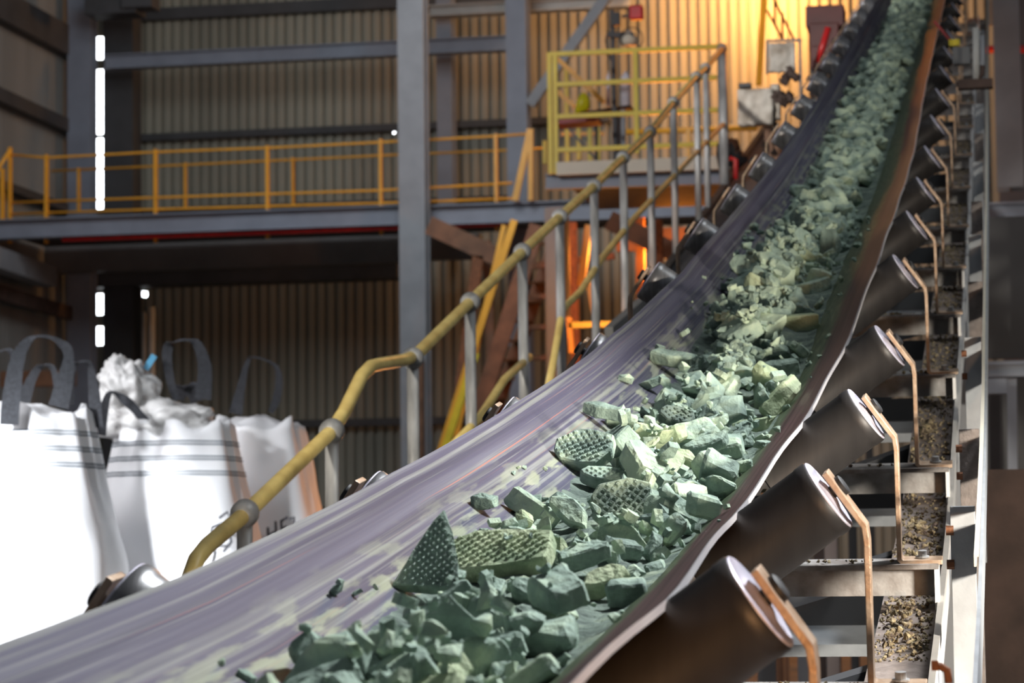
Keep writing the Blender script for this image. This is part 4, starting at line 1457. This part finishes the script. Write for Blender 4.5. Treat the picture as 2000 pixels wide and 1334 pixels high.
# drive machine by the belt
t = thing('drive_unit', 'dark maroon machine with round violet housing at the top, left of the belt', 'machine', P(1615, 130, 22))
mb = MB()
for (x0_, y0_, x1_, y1_, dd) in ((1576, 15, 1650, 60, .3), (1584, 50, 1640, 110, .32), (1586, 95, 1625, 140, .34)):
    a, b_ = P(x0_, y1_, 22), P(x1_, y0_, 22)
    mb.box((a + b_) / 2, (b_.x - a.x, dd, b_.z - a.z))
mb.build('casing', M['maroon'], t, bevel=.01)
mb = MB(); lathe(mb, P(1613, 14, 21.62), (0, -1, 0), [(-.1, .06), (-.05, .105), (.0, .115), (.05, .105), (.09, .07), (.10, .001)], 24)
mb.build('round_housing', M['violet'], t, True)
pq = P(1600, 130, 22.1)
MB().box((pq.x, 22.1, pq.z / 2), (.14, .14, pq.z)).build('base', M['steel_dark'], t)
solo(MB().tube([P(1597, 122, 21.3), P(1618, 54, 21.3)], .027, 12), 'red_tube', M['red'], 'bright red tube leaning left of the belt, in front of the maroon machine', 'tube', smooth=True)
solo(MB().tube([P(1437, 372, 22), P(1437, 312, 22), P(1425, 309, 22)], .02, 10), 'red_tube', M['red'], 'thin red pipe at the right end of the cream toe board', 'pipe', smooth=True)
# rusty bits behind the belt edge at the left rollers
for px, py, s in ((1545, 150, .10), (1530, 190, .12), (1560, 215, .08), (1590, 170, .10), (1505, 290, .07)):
    mb = MB()
    for q in range(5):
        clump(mb, P(px + random.uniform(-12, 12), py + random.uniform(-12, 12), 19.5), (s * .5, s * .6, s * .5), 8, px + q)
    solo(mb, 'cable_tangle', M['rust_dark'], {1545: 'dark tangle of cables under the upper wrapped board', 1530: 'dark tangle right of the lower wrapped box', 1560: 'dark tangle near the pale roller, right of the wrapped boxes',
         1590: 'dark tangle between the red tube and the belt', 1505: 'small dark tangle under the lower wrapped box'}[px], 'cables')
mb = MB()
for q in range(8):
    clump(mb, P(1425 + random.uniform(-16, 16), 300 + random.uniform(-14, 14), 22.5), (.09, .08, .10), 12, 400 + q)
solo(mb, 'black_bundle', M['black'], 'black bundle lying at the right end of the platform behind the posts', 'bundle')
# sloping walkway beside the conveyor under the pipe handrail
t = thing('sloping_walkway', 'dark sloping walkway side seen below the far pipe handrail posts', 'walkway', (-1.8, 8.0, 0))
wp = [Vector((HX, y_, max(.12, H(y_) - 1.53))) for y_ in np.arange(7.0, 26, .5)]
sweep_rect(MB(), wp, .05, .20).build('side_stringer', M['duct'], t)
sweep_rect(MB(), [p + Vector((.95, 0, 0)) for p in wp], .05, .20).build('side_stringer', M['duct'], t)
sweep_rect(MB(), [p + Vector((.475, 0, .06)) for p in wp], .92, .03).build('tread_deck', M['deck'], t)
for y_ in (10., 14., 18., 22., 25.):
    zt = max(.12, H(y_) - 1.6)
    for x_ in (HX, HX + .95):
        MB().bar((x_, y_, 0), (x_, y_, zt), .07, .07, (0, 1, 0)).build('leg', M['steel_dark'], t)
solo(MB().bar(P(1285, 575, 13.2), P(1190, 660, 12.0), .04, .10, (0, 0, 1)), 'side_skirt', M['steel_mid'], 'grey brown slanting bar at the foot of the dark duct', 'bar')

# ------------------------------------------------------------------ under the platform
YU = 33.0
t = thing('steel_stair', 'steep stair with orange-yellow handrails rising to the walkway behind the pipe handrail', 'stair', P(860, 900, 37))
for (p0, p1, y_, w_, mt, nm) in (((845, 930), (1005, 430), 37, .10, 'orange_rail', 'handrail'), ((880, 905), (985, 440), 37.6, .07, 'orange_rail', 'handrail'),
                              ((905, 900), (1050, 440), 36, .22, 'brown_brace', 'stringer'), ((860, 905), (930, 690), 36.5, .10, 'yellow_rail', 'lower_handrail'), ((1006, 392), (1036, 252), 41.7, .10, 'orange_rail', 'top_handrail'), ((1036, 392), (1037, 252), 41.7, .07, 'orange_rail', 'top_post'), ((935, 890), (1100, 430), 38, .2, 'brown_brace', 'stringer')):
    e1 = P(*p1, y_) if nm.startswith('top') else P(*p0, y_)
    if nm == 'stringer':
        d_ = (P(*p0, y_) - P(*p1, y_)); e1 = P(*p1, y_) + d_ * (P(*p1, y_).z / -d_.z)
        MB().bar(e1, P(*p1, y_), w_, .06, (0, 1, 0)).build(nm, M[mt], t)
        continue
    MB().bar(P(*p0, y_), P(*p1, y_), w_, .06, (0, 1, 0)).build(nm, M[mt], t)
for q in range(12):
    f = q / 12
    a = P(905 + 145 * f, 895 - 455 * f, 36); b_ = P(938 + 160 * f, 892 - 455 * f, 38)
    MB().bar(a, b_, .22, .03).build('tread', M['brown_brace'], t)
beams = [((838, 440), (980, 505), 39, .28, 'brown_brace', 'rusty knee brace under the walkway right of the wide column, lit orange'),
         ((935, 500), (880, 900), 39, .16, 'rust', 'dark rusty inclined post below the knee brace'),
         ((1115, 435), (1130, 800), 33, .14, 'rust', 'rusty upright right of the orange-sided column'),
         ((1190, 430), (1330, 500), 30, .22, 'brown_brace', 'orange lit slanting beam below the platform'),
         ((1250, 425), (1250, 640), 31, .10, 'brown_brace', 'rust coloured upright behind the pipe posts'),
         ((1205, 470), (1400, 465), 33, .28, 'brown_brace', 'wide orange lit cross beam below the platform'),
         ((1040, 520), (1200, 500), 34, .08, 'rust', 'thin rusty cross bar between the columns'),
         ((1030, 580), (1080, 578), 34, .06, 'rust', 'upper rung-like rusty bar left of the orange-sided column'),
         ((1030, 640), (1080, 638), 34, .06, 'rust', 'middle rung-like rusty bar left of the orange-sided column'),
         ((1030, 700), (1080, 698), 34, .06, 'rust', 'lower rung-like rusty bar left of the orange-sided column'),
         ((1150, 440), (1135, 560), 28, .07, 'orange_rail', 'orange inclined rail right of the orange-sided column'),
         ((1150, 550), (1162, 620), 28, .05, 'orange_rail', 'short bright orange rail below the inclined one'),
         ((1112, 636), (1212, 633), 27, .06, 'yellow_rail', 'horizontal yellow bar behind the pipe posts, above the belt'),
         ((1112, 620), (1118, 690), 27, .05, 'orange_rail', 'short orange upright at the left end of the yellow bar'),
         ((950, 470), (975, 700), 39.5, .12, 'brown_brace', 'brown inclined post crossing the stair'),
         ((1285, 430), (1290, 560), 29, .10, 'rust', 'rusty hanger near the dark duct'),
         ((822, 700), (822, 930), 41.1, .09, 'brown_brace', 'rust brown strip along the side of the wide grey column, near its foot')]  # brown strip laid on for the orange side of the column
for (p0, p1, y_, w_, mt, lab) in beams:
    e0, e1 = P(*p0, y_), P(*p1, y_)
    if abs(p1[0] - p0[0]) < 30 and mt in ('rust', 'brown_brace'): e1 = Vector((e1.x, e1.y, 0))
    solo(MB().bar(e0, e1, w_, .1, (0, 1, 0)), 'steel_member', M[mt], lab, 'steelwork')

# ------------------------------------------------------------------ far right background
hbeam('right_beam', (1925, 412), (2060, 412), 27, 32, M['steel_blue'], 'upper blue-grey beam at the right edge, below the column', w=.2)
hbeam('right_beam', (1915, 722), (2060, 720), 17, 30, M['steel_blue'], 'lower blue-grey beam at the right edge', w=.12)
solo(MB().tube([P(1925, 97, 31), P(2080, 95, 31)], .045, 10), 'red_pipe', M['red'], 'red pipe at the upper right edge behind the grey column', 'pipe', smooth=True)
solo(MB().bar(P(1976, 740, 17), P(1978, 930, 17), .06, .06, (1, 0, 0)), 'right_post', M['steel_blue'], 'grey post below the lower beam at the right edge', 'post')
solo(MB().box(P(1945, 755, 16.5), (.13, .1, .09)), 'beam_cleat', M['steel_blue'], 'small grey cleat under the lower right beam', 'bracket')
solo(MB().box(P(2010, 1130, 9.0), (.45, .04, .72)), 'rusty_panel', M['rust_dark'], 'dark rusty steel panel at the bottom right corner', 'panel')
solo(MB().box(P(2030, 560, 19), (.75, .04, 1.0)), 'shade_sheet', M['steel_dark'], 'dark sheet added for the shade between the two blue-grey beams at right', 'panel')  # dark sheets added where the right background is only unlit
solo(MB().box(P(2040, 840, 18), (.9, .04, .75)), 'shade_sheet', M['steel_dark'], 'dark sheet added for the shade below the lower right beam', 'panel')
solo(MB().box((9, 35, 10), (18, .2, 20)), 'shade_partition', M['steel_dark'], 'dark partition added for the shade behind the right side of the conveyor', 'partition')  # added to keep the far right background in shade
solo(MB().box(P(1937, 25, 29.3), (.07, .06, .28)), 'cream_strip', M['cream'], 'small tan panel left of the column head at the top right', 'panel')
# top right fittings
t = thing('pull_cord_switch', 'grey pull cord switch with small red light beside the upper right belt edge', 'switch', P(1877, 140, 15))
MB().box(P(1878, 110, 15), (.10, .07, .10)).build('housing', M['steel_mid'], t, bevel=.008)
MB().box(P(1864, 84, 15), (.06, .04, .035)).build('yellow_lever', M['yellow_rail'], t)
mb = MB(); lathe(mb, P(1876, 111, 14.96), (0, -1, 0), [(0, .012), (.006, .012), (.009, .004)], 12); mb.build('indicator', M['led'], t)
MB().bar(P(1825, 42, 15.1), P(1858, 82, 15.1), .012, .03, (0, 1, 0)).build('arm', M['red_dull'], t)
t = thing('steel_conduit', 'pale grey vertical conduit with curved dark bracket at the upper right of the conveyor', 'conduit', P(1910, 170, 14))
MB().tube([P(1907, 170, 14), P(1906, 55, 14)], .018, 12).build('conduit', M['steel_pale'], t, True)
MB().tube([P(1920, 170, 14.1), P(1919, 70, 14.1)], .012, 12).build('conduit', M['steel_grey'], t, True)
MB().tube([P(1868, 165, 14), P(1900, 163, 14), P(1918, 145, 14), P(1919, 128, 14)], .014, 10).build('curved_bracket', M['rust_dark'], t, True)
MB().box(P(1905, 165, 14), (.18, .08, .045)).build('clamp', M['rust_dark'], t)
t = thing('hook_bolt', 'rusty hooked bolt on the white stringer edge at the bottom right', 'bolt', P(1835, 1310, 3.3))
MB().tube([P(1822, 1300, 3.3), P(1838, 1302, 3.3), P(1850, 1310, 3.3), P(1853, 1334, 3.3)], .005, 8).build('hook', M['rust'], t, True)
MB().box(P(1826, 1300, 3.3), (.008, .012, .012)).build('nut', M['rust'], t)
